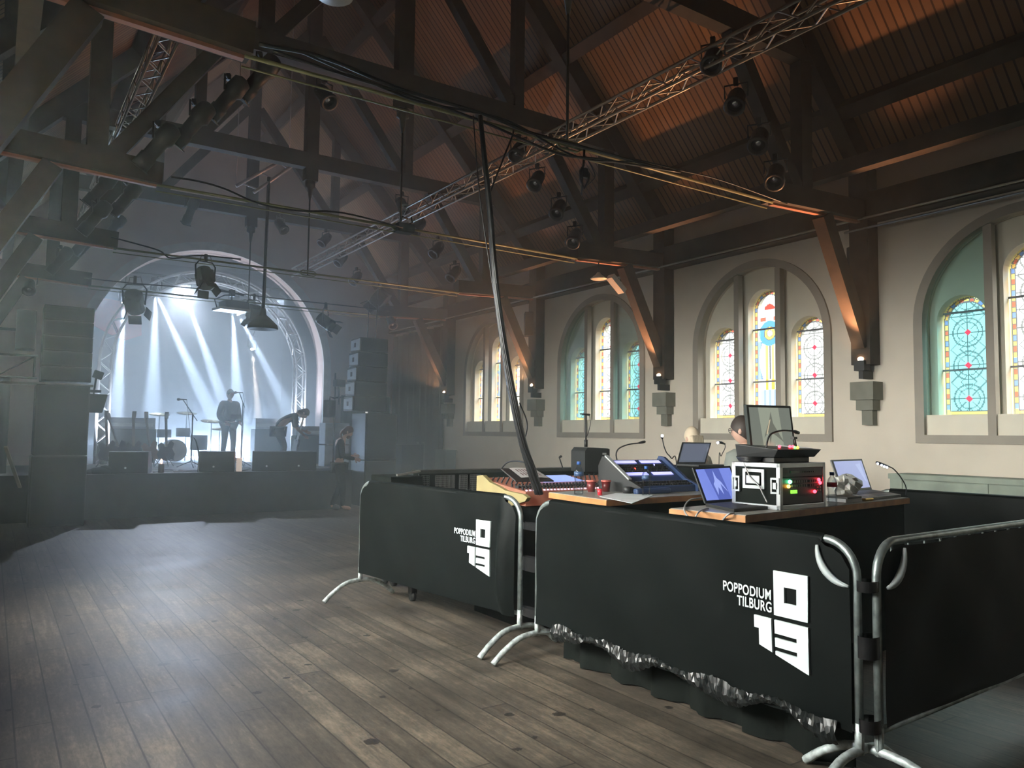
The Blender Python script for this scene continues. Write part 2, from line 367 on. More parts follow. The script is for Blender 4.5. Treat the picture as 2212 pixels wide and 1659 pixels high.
# ------------------------------------------------------------ windows
def pane_color(u, v, w, h, zs, kind, tint):
    """u across from the centre, v up from the sill; colour of one piece of leaded glass"""
    LEAD = (0.16, 0.17, 0.2)
    r = w/2; de = (r-abs(u)) if v < zs else (r-math.hypot(u, v-zs))
    de = min(de, v+0.02); s = v if v < zs else zs+(math.atan2(v-zs, abs(u)+1e-6))*r
    if de < 0.012: return (0.85, 0.72, 0.35)
    if de < 0.078:
        if abs(de-0.025) < 0.006 or abs(de-0.07) < 0.008: return LEAD
        k = int(s/0.065) % 4
        if (s/0.065) % 1 < 0.14: return LEAD
        return [(0.9, 0.62, 0.22), (0.18, 0.3, 0.75), (0.88, 0.58, 0.2), (0.62, 0.16, 0.12)][k] if de > 0.025 else (0.92, 0.8, 0.4)
    base = (0.93, 0.95, 1.0)
    if kind == 'figure':
        y = v/h
        if abs(u) < 0.09*(1-((y-0.86)/0.035)**2 if 0.86 < y < 0.895 else (1 if 0.85 < y <= 0.86 else 0)): return (0.8, 0.1, 0.08)
        if 0.78 < y < 0.85 and abs(u) < 0.07: return (0.55, 0.6, 0.85) if int((u+1)/0.02) % 2 else base
        if 0.76 < y < 0.79: return (0.75, 0.2, 0.15) if abs(abs(u)-0.12) < 0.05 else base
        hd = math.hypot(u, (v-0.66*h)); 
        if hd < 0.055: return (0.95, 0.88, 0.8) if hd < 0.048 else LEAD
        if hd < 0.105 and v > 0.6*h: return (0.92, 0.68, 0.2) if hd < 0.095 else LEAD
        if math.hypot(u, (v-0.66*h)) < 0.19 and y > 0.55: return (0.15, 0.42, 0.85)
        if 0.30 < y < 0.60:
            if abs(abs(u)-0.055) < 0.02: return (0.95, 0.7, 0.25)
            if abs(u) < 0.12+0.07*math.sin((y-0.3)*10): return base if abs(u) > 0.012 else LEAD
            return (0.25, 0.38, 0.7)
        if 0.22 < y <= 0.30: return (0.93, 0.5, 0.12) if abs(abs(u)-0.055) < 0.028 else base
        if y <= 0.22:
            if y < 0.07: return (0.55, 0.8, 0.6)
            return (0.5, 0.6, 0.8) if int((u+1)/0.03) % 3 else (0.35, 0.45, 0.68)
        return (0.4, 0.75, 0.55) if 0.6 < y < 0.7 and abs(u) > 0.16 else base
    P = 0.40; vv = (v % P)-P/2; R = math.hypot(u, vv)
    c = tuple(base[i]*tint[i] for i in range(3)); line = tuple(x*0.22 for x in c); thin = tuple(x*0.34 for x in c)
    if abs(u)+abs(vv) < 0.042: return (0.72, 0.06, 0.12)
    if abs(u) < 0.005 or abs(vv) < 0.006 or abs((v+P/2) % P-P/2+0) < 0.0: return line
    if abs(R-0.17) < 0.009 or abs(R-0.12) < 0.006: return thin
    if abs(abs(u)-abs(vv)) < 0.008 and R > 0.055: return thin
    if abs((abs(u)+abs(abs(vv)-0.2))-0.09) < 0.007: return thin
    if v % P < 0.008: return line
    return c
PANES = {}
def pane_mesh(kind, tall, tint):
    key = (kind, tall, tint)
    if key in PANES: return PANES[key]
    w = 0.58; zs = 1.65 if tall else 1.15; h = zs+w/2; cs = 0.0115
    nu, nv = int(w/cs)+1, int(h/cs)+1; V = {}; verts = []; faces = []; cols = []
    def vid(i, j):
        if (i, j) not in V:
            u = -w/2+min(i*cs, w); v = min(j*cs, h)
            if v > zs:
                lim = math.sqrt(max((w/2)**2-(v-zs)**2, 0)); u = max(-lim, min(lim, u))
            V[(i, j)] = len(verts); verts.append((0, u, v))
        return V[(i, j)]
    for j in range(nv):
        for i in range(nu):
            u = -w/2+(i+0.5)*cs; v = (j+0.5)*cs
            if u > w/2 or v > h: continue
            if v > zs and math.hypot(u, v-zs) > w/2+cs: continue
            q = [vid(i, j), vid(i+1, j), vid(i+1, j+1), vid(i, j+1)]
            faces.append(q); cols.append(pane_color(u, v, w, h, zs, kind, tint))
    me = bpy.data.meshes.new('leaded_pane'); me.from_pydata(verts, [], faces); me.materials.append(GLASS)
    a = me.attributes.new('glass', 'FLOAT_COLOR', 'FACE')
    a.data.foreach_set('color', [x for c in cols for x in (c[0], c[1], c[2], 1.0)])
    PANES[key] = me; return me
WH, CY = (1, 1, 1), (0.42, 0.80, 0.86)
def window(n, side, y, kinds, tints, front, label):
    x0 = XR if side > 0 else XL
    root = bpy.data.objects.new('window_%d' % n, None); COL.objects.link(root); root.location = (x0, y, 1.66); root['kind'] = 'structure'; root['label'] = label
    X = lambda d: side*d
    # arched frame and two mullions at the wall face
    b = MB(); outer = arch(0, -0.1, 1.36, 1.24, 32); inner = arch(0, 0.0, 1.36, 1.13, 32)
    b.prism([outer, inner], lambda u, v: (X(-0.035), u, v), lambda u, v: (X(0.10), u, v)); b.build('frame', TRIM, root)
    for s in (-1, 1):
        b = MB(); yy = 0.375*s; zt = 1.36+math.sqrt(1.14**2-yy*yy)-0.01
        b.bx((X(-0.01), yy-0.045, 0), (X(0.09), yy+0.045, zt)); b.build('mullion', TRIM, root)
    b = MB(); b.bx((X(0.02), -1.13, 0.0), (X(0.16), 1.13, 0.24)); b.build('sill', PLASTER2, root)
    for k, (dy, tall) in enumerate(((-0.76, False), (0, True), (0.76, False))):
        o = bpy.data.objects.new('leaded_pane', pane_mesh(kinds[k], tall, tints[k])); COL.objects.link(o); o.parent = root
        o.location = (X(0.30), dy, 0.24)
        b = MB(); zs = 1.65 if tall else 1.15
        for zz in ((0.55, 1.25) if not tall else (0.55, 1.35)): b.bx((X(0.275), dy-0.29, 0.24+zz-0.012), (X(0.295), dy+0.29, 0.24+zz+0.012))
        b.build('saddle_bar', mat('grey_saddle_bar', (0.22, 0.24, 0.28), 0.6), root)
        portal(x0+X(0.33), y+dy, 1.9+(zs+0.29)/2, 0.58, zs+0.29, side)
    for k in front:
        ya, yb = [(-1.12, -0.42), (-0.33, 0.33), (0.42, 1.12)][k]
        pts = [(ya, 0.0), (yb, 0.0)]+[(yb+(ya-yb)*i/10, 1.36+math.sqrt(max(1.12**2-(yb+(ya-yb)*i/10)**2, 0))) for i in range(11)]
        b = MB(); b.prism([pts], lambda u, v: (X(0.04), u, v), lambda u, v: (X(0.045), u, v), back=False); b.build('glazing', CYAN, root)
    return root
G3 = ('geo', 'geo', 'geo')
FIG = ('geo', 'figure', 'geo')
window(1, 1, WY[4], FIG, (WH,)*3, (), 'arched stained glass window nearest the stage')
window(2, 1, WY[3], G3, (CY, WH, CY), (0, 2), 'arched window with two cyan side lancets, second from the stage')
window(3, 1, WY[2], FIG, (WH,)*3, (), 'arched stained glass window with a robed figure, above the monitor')
window(4, 1, WY[1], G3, (CY, WH, CY), (2,), 'arched window at the right edge, with a cyan lancet')
window(5, 1, WY[0], G3, (WH,)*3, (), 'arched stained glass window outside the frame on the right')
for i, y in enumerate(WY[1:3]): window(6+i, -1, y, G3, (WH,)*3, (), 'unseen arched stained glass window added in the left wall for daylight')  # windows out of view, added so daylight reaches the hall

# ============================================================ ROOF TRUSSES
def build_truss(y, label):
    t = thing('roof_truss', label, 'roof truss', (XC, y, 0), group='timber roof trusses')
    P = lambda x, z: Vector((x, 0, z))
    def part(name, segs, m=TIMBER):
        b = MB()
        for p, q, w, h in segs: b.beam(P(*p), P(*q), w, h, side=(0, 1, 0))
        return b.build(name, m, t)
    part('collar_beam', [((-3.75, 6.3), (3.75, 6.3), 0.17, 0.27)])
    part('king_post', [((0, 5.95), (0, 10.35), 0.17, 0.22)])
    b = MB(); b.lathe([(0.02, -0.32), (0.05, -0.12), (0.09, -0.1), (0.09, 0.02)], 8, T=Matrix.Translation((0, 0, 5.95))); b.tube([(0, 0, 5.7), (0, 0, 4.3)], 0.014, 6); b.build('king_rod', IRON, t)
    for s in (-1, 1):
        part('queen_post', [((s*1.85, 6.4), (s*1.85, roof_z(XC+1.85)-0.25), 0.15, 0.16)])
        part('brace', [((s*1.75, 6.45), (s*0.1, 8.55), 0.13, 0.17)])
        part('principal_rafter', [((s*4.85, roof_z(XC+4.85)-0.16), (0, roof_z(XC)-0.16), 0.2, 0.3)])
        part('hammer_beam', [((s*4.99, 4.55), (s*2.95, 4.45), 0.2, 0.24)])
        part('hammer_post', [((s*3.6, 4.6), (s*3.6, roof_z(XC+3.6)-0.25), 0.16, 0.2)])
        part('strut', [((s*3.5, 4.5), (s*2.32, 6.2), 0.15, 0.17)])
        part('wall_post', [((s*4.88, 2.55), (s*4.88, 5.1), 0.26, 0.22)])
        part('wall_brace', [((s*4.0, 4.35), (s*4.82, 2.8), 0.16, 0.2)])
        # lit steel strip on the underside of the hammer beam
        part('steel_strap', [((s*4.8, 4.40), (s*3.0, 4.32), 0.06, 0.03)], mat('red_brown_strap', (0.4, 0.17, 0.1), 0.5))
    b = MB(); b.tube([(-3.0, -0.03, 4.33), (3.0, -0.03, 4.33)], 0.017, 8); b.tube([(-3.0, 0.05, 4.28), (3.0, 0.05, 4.28)], 0.008, 6); 
    b.tube([(-0.16, -0.03, 4.33), (-0.1, -0.03, 4.37), (0.1, -0.03, 4.37), (0.16, -0.03, 4.33), (0.1, -0.03, 4.29), (-0.1, -0.03, 4.29)], 0.012, 6, closed=True)
    b.build('tie_rod', ROD, t)
    return t
TL = ['nearest timber roof truss, its yellow-lit tie rod crossing the whole picture', 'second timber roof truss from the camera, between the two middle windows',
      'third timber roof truss, its tie rod crossing above the stage arch', 'farthest timber roof truss, just in front of the stage wall']
truss0 = build_truss(TY[0], TL[0])
for y, l in zip(TY[1:], TL[1:]): dup(truss0, (XC, y, 0), 0, l)
pl = ['right side nearest the windows', 'right side, middle of the slope', 'right side near the ridge']
def longbeam(name, x, z, w, h, label, cat, m=TIMBER, group=None, tilt=0):
    b = MB(); b.beam((0, YB, 0), (0, YE, 0), w, h, side=(math.cos(tilt), 0, math.sin(tilt)))
    return tag(b.build(name, m, loc=None), label, cat, group)
for s, nm in ((1, 'window side'), (-1, 'left side')):
    for x, lab in ((4.35, 'lowest'), (2.75, 'middle'), (1.15, 'upper')):
        o = longbeam('purlin', 0, 0, 0.18, 0.24, 'dark timber purlin under the roof boards, %s on the %s' % (lab, nm), 'purlin', group='timber purlins', tilt=-s*math.atan(1.07))
        o.location = (XC+s*x, 0, roof_z(XC+x)-0.15)
    o = longbeam('wall_plate', 0, 0, 0.22, 0.36, 'long timber wall plate along the top of the %s wall' % ('window' if s > 0 else 'left'), 'beam', group='timber wall plates')
    o.location = (XC+s*4.88, 0, 4.58)
    o = longbeam('longitudinal_beam', 0, 0, 0.16, 0.18, 'long timber beam on the hammer posts, %s' % nm, 'beam', group='long hammer post beams')
    o.location = (XC+s*4.3, 0, 4.98)
for x, z, l in ((9.12, 4.42, 'upper pale pipe running under the roof edge above the windows'), (9.18, 4.30, 'lower pale pipe running under the roof edge above the windows')):
    b = MB(); b.tube([(x, TY[0]+0.2 if z < 4.4 else YB, z), (x, YB if z < 4.4 else YE-0.2, z)], 0.016, 8); tag(b.build('ceiling_pipe', ALU), l, 'pipe', 'pipes above the windows')
# corbels under the wall posts
CL = ['beside the window at the right edge', 'between the robed figure window and the cyan window', 'between the cyan window and the window nearest the stage', 'in the corner nearest the stage']
for i, y in enumerate(TY):
    b = MB(); 
    for k, (w, z0, z1) in enumerate(((0.30, 2.10, 2.33), (0.22, 1.97, 2.10), (0.14, 1.78, 1.97))): b.bx((-w*0.75, -w/2*1.05, z0-1.76), (0, w/2*1.05, z1-1.76))
    o = b.build('wall_corbel', mat('olive_grey_stone', (0.20, 0.20, 0.165), 0.85)); o.location = (XR, y, 1.76)
    tag(o, 'stepped grey wall corbel '+CL[i], 'corbel', 'stepped corbels on the window wall')
# orange uplights on brackets
AMBER = mat('amber_lamp_face', (1, 0.5, 0.2), 0.5, emit=(1, 0.55, 0.28), es=70)
up = thing('uplight', 'small lit amber uplight '+CL[0], 'lamp', (9.2, TY[0], 2.47), group='amber uplights on the wall posts')
b = MB(); b.bx((-0.07, -0.07, 0), (0.07, 0.07, 0.13)); b.bx((-0.03, -0.03, -0.1), (0.2, 0.03, 0)); b.build('housing', BLACK, up)
b = MB(); b.ball((0, 0, 0.15), (0.055, 0.055, 0.035), 10); b.build('lamp_face', AMBER, up)
for i in (1, 2, 3): dup(up, (9.2, TY[i], 2.47), 0, 'small lit amber uplight '+CL[i])
for i, (y, pw) in enumerate(zip(TY, (85, 75, 55, 30))):
    light('uplight_beam', 'SPOT', (9.0, y-0.02, 2.67), (1, 0.44, 0.20), pw*5, aim=(5.9, y-0.9, 6.8), spot_size=math.radians(80), spot_blend=0.5, shadow_soft_size=0.03)

# ============================================================ RIGGING
def lattice(L, w=0.2, name='', axis='Y', step=0.28):
    """four-chord lattice truss along +Y from 0 to L"""
    b = MB(); c = [(-w/2, -w/2), (w/2, -w/2), (w/2, w/2), (-w/2, w/2)]
    for x, z in c: b.tube([(x, 0, z), (x, L, z)], 0.02, 6)
    n = int(L/step)
    for k in range(n):
        y0, y1 = k*L/n, (k+1)*L/n
        for i in range(4):
            a, d = c[i], c[(i+1) % 4]
            if k % 2: a, d = d, a
            b.tube([(a[0], y0, a[1]), (d[0], y1, d[1])], 0.009, 5, cap=False)
    return b
o = lattice(15.5).build('lighting_truss', ALU); o.location = (6.15, 3.4, 5.58+0.0); tag(o, 'long aluminium lattice truss running under the roof on the window side', 'lighting truss')
o = lattice(12).build('lighting_truss', ALU); o.location = (1.45, 7.6, 6.1); tag(o, 'aluminium lattice truss in the dark on the left under the roof', 'lighting truss')
# pale ladder hung between the trusses
p0, p1 = at(510, 402, 1, 14.0), at(625, 338, 1, 14.0)
p2, p3 = at(548, 416, 1, 14.0), at(640, 352, 1, 14.0)
p2.y = p3.y = 14.0
b = MB(); b.tube([p0, p1], 0.03, 8); b.tube([p2, p3], 0.03, 8)
for t in (0.1, 0.45, 0.8): b.tube([p0.lerp(p1, t), p2.lerp(p3, t)], 0.015, 6)
b.tube([p1, (p1.x, 14.0, roof_z(p1.x))], 0.008, 5); b.tube([p0, (p0.x, 14, roof_z(p0.x))], 0.008, 5)
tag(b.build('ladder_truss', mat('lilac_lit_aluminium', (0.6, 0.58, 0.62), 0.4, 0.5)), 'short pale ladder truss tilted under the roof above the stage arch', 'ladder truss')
# pendant lamp on a long pole
pp = at(568, 690, 1, 14.0)
t = thing('pendant_lamp', 'large black pendant lamp on a long pole in front of the stage arch', 'pendant lamp', (pp.x, 14.0, pp.z))
b = MB(); b.tube([(0, 0, 0.1), (0.02, 0, 6.25-pp.z)], 0.03, 8); b.build('pole', BLACK, t)
b = MB(); b.lathe([(0.04, 0.2), (0.06, 0.08), (0.12, 0.03), (0.255, -0.1), (0.27, -0.17), (0.25, -0.18), (0.1, -0.12), (0.0, -0.12)], 24); b.build('lamp_shade', BLACK, t)
# --- spotlights
def par_can(label, loc, tilt, yaw, group, lens=False):
    t = thing('par_can', label, 'spotlight', loc, yaw, group)
    R = Matrix.Rotation(tilt, 4, 'X')
    b = MB(); b.lathe([(0.03, 0.17), (0.07, 0.15), (0.095, 0.08), (0.1, -0.12), (0.115, -0.13), (0.115, -0.17), (0.085, -0.171), (0.08, -0.12)], 14, T=R); b.build('body', BLACK, t)
    b = MB(); b.tube([(-0.12, 0, 0.02), (-0.125, 0, 0.17), (0.125, 0, 0.17), (0.12, 0, 0.02)], 0.011, 5); b.box((0, 0, 0.2), (0.05, 0.05, 0.08)); b.build('yoke', BLACK, t)
    b = MB(); b.lathe([(0.082, -0.125), (0.08, -0.118)], 14, T=R); b.build('lens', mat('silver_lens', (0.7, 0.75, 0.8), 0.15, 0.9), t)
    return t
def profile_spot(label, loc, tilt, yaw, group):
    t = thing('profile_spot', label, 'spotlight', loc, yaw, group); R = Matrix.Rotation(tilt, 4, 'X')
    b = MB(); b.lathe([(0.05, 0.32), (0.11, 0.28), (0.125, 0.1), (0.09, 0.06), (0.085, -0.14), (0.1, -0.15), (0.1, -0.32), (0.08, -0.32), (0.07, -0.2)], 14, T=R); b.build('body', BLACK, t)
    b = MB(); b.tube([(-0.14, 0, 0.05), (-0.145, 0, 0.24), (0.145, 0, 0.24), (0.14, 0, 0.05)], 0.012, 5); b.box((0, 0, 0.27), (0.05, 0.05, 0.08)); b.build('yoke', BLACK, t)
    b = MB(); b.box((0, 0, -0.33), (0.19, 0.19, 0.012), rot=R.to_3x3()); fr = b.build('color_frame', IRON, t); fr.location = R.to_3x3() @ Vector((0, 0, -0.33)) - Vector((0, 0, -0.33))
    return t
places = ['on the right strut of the nearest truss', 'on the right strut of the second truss', 'on the right strut of the third truss', 'on the right strut of the truss by the stage']
order = ['top', 'middle', 'lowest']
protoR = None; q = 0
for ti, pts in enumerate((((1590, 215), (1640, 300), (1675, 378)), ((1160, 388), (1207, 450), (1242, 512)), ((905, 488), (945, 538), (982, 590)), ((703, 517), (738, 560), (770, 600)))):
    for k, (px, py) in enumerate(pts):
        loc = at(px, py, 1, TY[ti]-0.22); lab = 'black par can spotlight, %s one %s' % (order[k], places[ti])
        yaw = math.radians(-60 if ti < 2 else -75)
        if protoR is None: protoR = par_can(lab, loc, math.radians(-42), yaw, 'par cans along the right struts')
        else: dup(protoR, loc, yaw, lab)
protoL = None
for px, py, y, lab in ((560, 168, 9.0, 'high up on the left, under the second truss'), (492, 212, 9.0, 'second from the top on the left strut of the second truss'), (418, 268, 9.0, 'third down the left strut of the second truss'), (340, 316, 9.0, 'lowest on the left strut of the second truss, catching a highlight'),
                       (218, 408, 12.7, 'under the left hammer beam of the second truss'), (272, 430, 12.7, 'on the left strut of the third truss, the nearer of a pair'), (206, 470, 12.7, 'at the foot of the left strut of the third truss'),
                       (246, 492, 16.3, 'on the left strut of the truss by the stage, upper one'), (183, 522, 16.3, 'on the left strut of the truss by the stage, middle one'), (130, 562, 16.3, 'on the left strut of the truss by the stage, lowest one'), (412, 455, 16.3, 'hanging upright from the collar beam above the stage arch')):
    loc = at(px, py, 1, y); yaw = math.radians(60) if px != 412 else 0.3; lb = 'black profile spotlight '+lab
    if protoL is None: protoL = profile_spot(lb, loc, math.radians(38), yaw, 'profile spotlights on the left')
    else: dup(protoL, loc, yaw, lb, 0.92 if y < 16 else 0.9)
for px, py, y, yw, lab in ((1540, 128, 5.4, -60, 'black par can clamped to the long lattice truss above the nearest strut'), (1120, 325, 9.0, -60, 'black par can on the lattice truss behind the cable bundle'), (700, 206, 9.0, 20, 'black par can hanging below the collar of the second truss'),
                       (606, 487, 16.0, 30, 'par can hanging alone above the right part of the stage arch'), (868, 442, 12.7, 0, 'par can with silver rim above the dark control box'), (905, 492, 14.5, -50, 'par can just right of the dark control box'), (845, 695, 16.57, 0, 'small bell shaped lamp above the right speaker array'), (63, 617, 16.57, 0, 'small bell shaped lamp above the left speaker tower')):
    dup(protoR, at(px, py, 1, y), math.radians(yw), lab)
# fresnels with barn doors hanging from the tie rods
def fresnel(label, loc, yaw, tilt, sc=1.0, bot=0.0):
    t = thing('stage_fresnel', label, 'stage light', loc, yaw, 'large stage lights on the tie rods'); R = Matrix.Rotation(tilt, 4, 'X')
    b = MB(); b.box((0, 0, 0), (0.3, 0.3, 0.3), rot=R.to_3x3()); b.lathe([(0.15, 0.22), (0.15, 0.0), (0.17, -0.22), (0.14, -0.22)], 16, T=R); b.build('body', BLACK, t, bevel=0.02)
    b = MB(); b.tube([(-0.2, 0, -0.05), (-0.22, 0, 0.25), (-0.15, 0, 0.34), (0.15, 0, 0.34), (0.22, 0, 0.25), (0.2, 0, -0.05)], 0.016, 6); b.build('yoke', BLACK, t)
    b = MB(); b.box((0, 0, 0.42), (0.05, 0.06, 0.18)); hz = Matrix.Rotation(-yaw, 3, 'Z') @ Vector((0, 0, max((4.33-loc[2])/sc, 0.45))); b.tube([(0, 0, 0.4), hz], 0.015, 6); b.tube([(-0.12, 0, 0.35), (-0.1, 0, 0.48), (0.1, 0, 0.5), (0.13, 0, 0.36)], 0.008, 5); b.build('clamp', IRON, t)
    for s in (-1, 1):
        for ax in (0, 1):
            b = MB(); d = Vector((s*0.2, 0, -0.3)) if ax == 0 else Vector((0, s*0.2, -0.3))
            rr = Matrix.Rotation(-s*0.5, 3, 'Y') if ax == 0 else Matrix.Rotation(s*0.5, 3, 'X')
            b.box((0, 0, 0), (0.012, 0.24, 0.17) if ax == 0 else (0.24, 0.012, 0.17), rot=R.to_3x3() @ rr); o = b.build('barn_door', BLACK, t); o.location = R.to_3x3() @ d
    t.scale = (sc,)*3
    return t
fresnel('black stage light seen from behind in its yoke, in the top of the stage arch', at(443, 600, 1, 12.87), 0.25, math.radians(-25), 0.75)
fresnel('black barn door stage light tilted down to the right, left part of the stage arch', at(290, 652, 1, 16.57), -0.4, math.radians(50), 1.0)
fresnel('dark stage light with open barn doors right of the stage arch', at(703, 695, 1, 16.57), 0.9, math.radians(-55), 0.85)
fresnel('stage light half hidden behind the black pendant lamp', at(548, 676, 1, 16.57), 0.2, math.radians(20), 0.8)
fresnel('cluster stage light above the right speaker array', at(822, 645, 1, 16.57), 0.9, math.radians(40), 1.05)
# box projector lit from above
c = at(500, 664, 1, 16.57)
t = thing('projector', 'silver grey projector hanging in the middle of the stage arch', 'projector', c, 0.15)
b = MB(); b.box((0.05, 0, 0.04), (0.5, 0.4, 0.16)); b.build('body', BLACK, t, bevel=0.02)
b = MB(); b.box((0, 0, -0.06), (0.64, 0.46, 0.05)); b.build('cradle', ALU, t)
b = MB(); b.tube([(-0.3, 0, -0.05), (-0.36, 0, 0.12), (-0.15, 0, 0.24), (0.0, 0, 0.26)], 0.014, 6); b.box((0, 0, 0.3), (0.1, 0.1, 0.14)); b.tube([(0, 0, 0.3), (0, 0, 4.33-c.z)], 0.015, 6); b.tube([(-0.3, 0, 0.34), (0.25, 0, 0.28)], 0.02, 6); b.build('bracket', BLACK, t)
# control box on the second tie rod
c = at(873, 494, 1, 9.2)
t = thing('control_box', 'dark control box hanging on the tie rod near the picture centre', 'control box', c)
b = MB(); b.box((0, 0, 0), (0.24, 0.16, 0.12)); b.build('case', BLACK, t, bevel=0.01)
b = MB(); b.tube([(-0.06, 0, 0.05), (-0.03, 0, 0.16), (0.05, 0, 0.14)], 0.012, 6); b.tube([(0.02, 0, 0.05), (0.12, 0, 0.1), (0.1, 0, 0.18)], 0.01, 6); b.build('hook', IRON, t)
# loose clamp and cable tangle
c = at(1262, 385, 1, 5.6)
b = MB(); b.tube([(0, 0, 0.3), (-0.01, 0, 0.12), (-0.05, 0, 0.06), (-0.05, 0, -0.02), (0, 0, -0.1), (0.05, 0, -0.02), (0.06, 0, 0.05), (0.01, 0, 0.1)], 0.012, 6)
b.tube(bez([(0.01, 0, 0.22), (0.12, 0.02, 0.12), (0.13, 0, 0.03), (0.02, 0, -0.08)], 6), 0.006, 5); b.tube([(-0.02, 0, 0.05), (-0.03, 0, -0.17)], 0.008, 5); b.box((0.0, 0, 0.05), (0.06, 0.04, 0.09))
o = b.build('rigging_hook', BLACK); o.location = c; tag(o, 'tangled black rigging hook hanging from the nearest tie rod', 'hook')
# fluorescent fitting on the second brace and bare shade
a0, a1 = at(1318, 597, 1, 9.15), at(1345, 630, 1, 9.15)
b = MB(); b.beam(a0, a1, 0.14, 0.09, side=(0, 1, 0)); tag(b.build('light_fitting', mat('pale_fitting', (0.6, 0.58, 0.54), 0.4)), 'short white box light fitting on the orange lit brace', 'light fitting')
c = at(1293, 602, 1, 9.1); t = thing('enamel_lamp', 'small pale enamel shade under the hammer beam of the second truss', 'lamp', c)
b = MB(); b.lathe([(0.02, 0.1), (0.05, 0.06), (0.13, 0.0), (0.12, -0.01)], 16); b.build('shade', mat('cream_enamel', (0.7, 0.67, 0.55), 0.3), t)
b = MB(); b.tube([(0, 0, 0.1), (0, 0, 0.25)], 0.008, 5); b.build('stem', BLACK, t)
c = at(722, -8, 1, 5.2); b = MB(); b.lathe([(0.05, 0.09), (0.11, 0.05), (0.135, 0.0), (0.12, -0.01)], 20); b.tube([(0, 0, 0.05), (0, 0, 0.6)], 0.01, 6); o = b.build('dome_lamp', mat('pale_green_enamel', (0.5, 0.56, 0.54), 0.3)); o.location = c; tag(o, 'pale dome lamp cut off by the top edge of the picture', 'lamp')
# hanging speakers at wall posts
for px0, px1, py0, py1, y, lab in ((1828, 1872, 534, 616, 5.95, 'dark hanging speaker beside the nearest wall brace'), (1132, 1163, 674, 728, 13.0, 'dark hanging speaker between the cyan window and the window by the stage')):
    a0 = at(px0, py0, 1, y); a1 = at(px1, py1, 1, y); w = (a1.x-a0.x); c = (a0+a1)/2
    t = thing('hanging_speaker', lab, 'speaker', c, -0.4, 'speakers hanging at the window wall')
    h = abs(a0.z-a1.z)
    b = MB(); b.hexa([Vector((sx*w*0.45*(0.75 if sy > 0 else 1), sy*w*0.4, sz*h/2)) for sz in (-1, 1) for sx, sy in ((-1, -1), (1, -1), (1, 1), (-1, 1))]); b.build('cabinet', GRILLE, t, bevel=0.01)
    b = MB(); b.tube([(0, 0, h/2), (0, 0, h/2+0.2)], 0.02, 6); b.box((0, 0, h/2+0.05), (0.1, 0.04, 0.08)); b.build('bracket', IRON, t)
# cable bundle down to the mixing desk
top = at(1037, 245, 1, 5.45)
PB = [(1037, 250), (1045, 330), (1058, 450), (1066, 560), (1078, 670), (1094, 780), (1112, 880), (1130, 960), (1148, 1015), (1165, 1068)]
ctr = [at(px, py, 1, 5.45-0.02*i) for i, (px, py) in enumerate(PB)]
b = MB()
for k in range(9):
    a = 2*PI*k/9; off = [Vector((math.cos(a+i*0.35), math.sin(a+i*0.35), 0))*(0.007+0.0024*i if i < 8 else 0.03-0.006*(i-8)) for i in range(len(ctr))]
    b.tube(bez([c+o for c, o in zip(ctr, off)], 5), 0.0105+0.002*(k % 3), 6)
b.tube(bez([at(1022, 250, 1, 5.4), at(1036, 420, 1, 5.4), at(1062, 600, 1, 5.4), at(1090, 780, 1, 5.4), at(1122, 950, 1, 5.4), at(1148, 1010, 1, 5.4), at(1150, 1060, 1, 5.4)], 6), 0.006, 5)
b.tube(bez([at(1122, 870, 1, 5.35), at(1138, 910, 1, 5.35), at(1136, 940, 1, 5.35), at(1126, 962, 1, 5.35)], 6), 0.006, 5)
tag(b.build('cable_bundle', CABLE), 'thick taped bundle of black cables hanging down to the mixing desk', 'cable')
b = MB(); b.tube([at(1108, 290, 1, 5.5), at(1060, 412, 1, 5.43)], 0.008, 6); b.tube([at(1108, 290, 1, 5.5), at(1110, 275, 1, 5.6)], 0.008, 6); tag(b.build('strap', CABLE), 'thin black strap pulling the cable bundle sideways', 'strap')
for r_, pts, lab in ((0.016, [(560, 95), (700, 125), (860, 190), (1035, 243), (1140, 285), (1260, 318), (1420, 362)], 'thick black cable lying along the nearest tie rod'),
                 (0.012, [(590, 110), (740, 160), (880, 205), (1040, 262), (1200, 330), (1300, 345), (1470, 372)], 'second black cable sagging below the nearest tie rod'),
                 (0.010, [(640, 108), (800, 178), (900, 218), (1010, 240), (1100, 262), (1250, 340), (1380, 350)], 'thin black cable twisting round the nearest tie rod'),
                 (0.008, [(1300, 330), (1420, 355), (1470, 368), (1560, 390), (1700, 440)], 'loose black cable running along the nearest tie rod to the window side')):
    b = MB(); b.tube(bez([at(px, py, 1, 5.5) for px, py in pts], 8), r_, 6); tag(b.build('cable', CABLE), lab, 'cable', 'cables on the nearest tie rod')
for y, pts, lab in ((9.1, [(370, 382), (430, 392), (485, 408), (560, 440), (640, 455), (740, 460), (870, 492)], 'black cable sagging along the tie rod of the second truss'),
                (12.8, [(240, 512), (340, 540), (370, 558), (430, 552), (520, 560)], 'black cable drooping on the tie rod of the third truss'),
                (16.2, [(180, 600), (290, 612), (440, 625), (600, 645), (760, 662), (840, 672)], 'black cable along the tie rod by the stage')):
    b = MB(); b.tube(bez([at(px, py, 1, y) for px, py in pts], 6), 0.012, 5); tag(b.build('cable', CABLE), lab, 'cable', 'cables on the farther tie rods')

# ============================================================ STAGE
YS = 15.6
b = MB(); b.bx((XL, YS, 0), (6.42, YE+0.1, 0.8)); b.bx((1.0, YE, 0), (8.2, 26.4, 0.8))
struct(b.build('stage_platform', [FLOORBLACK]), 'black fronted stage platform about knee to waist high'); 
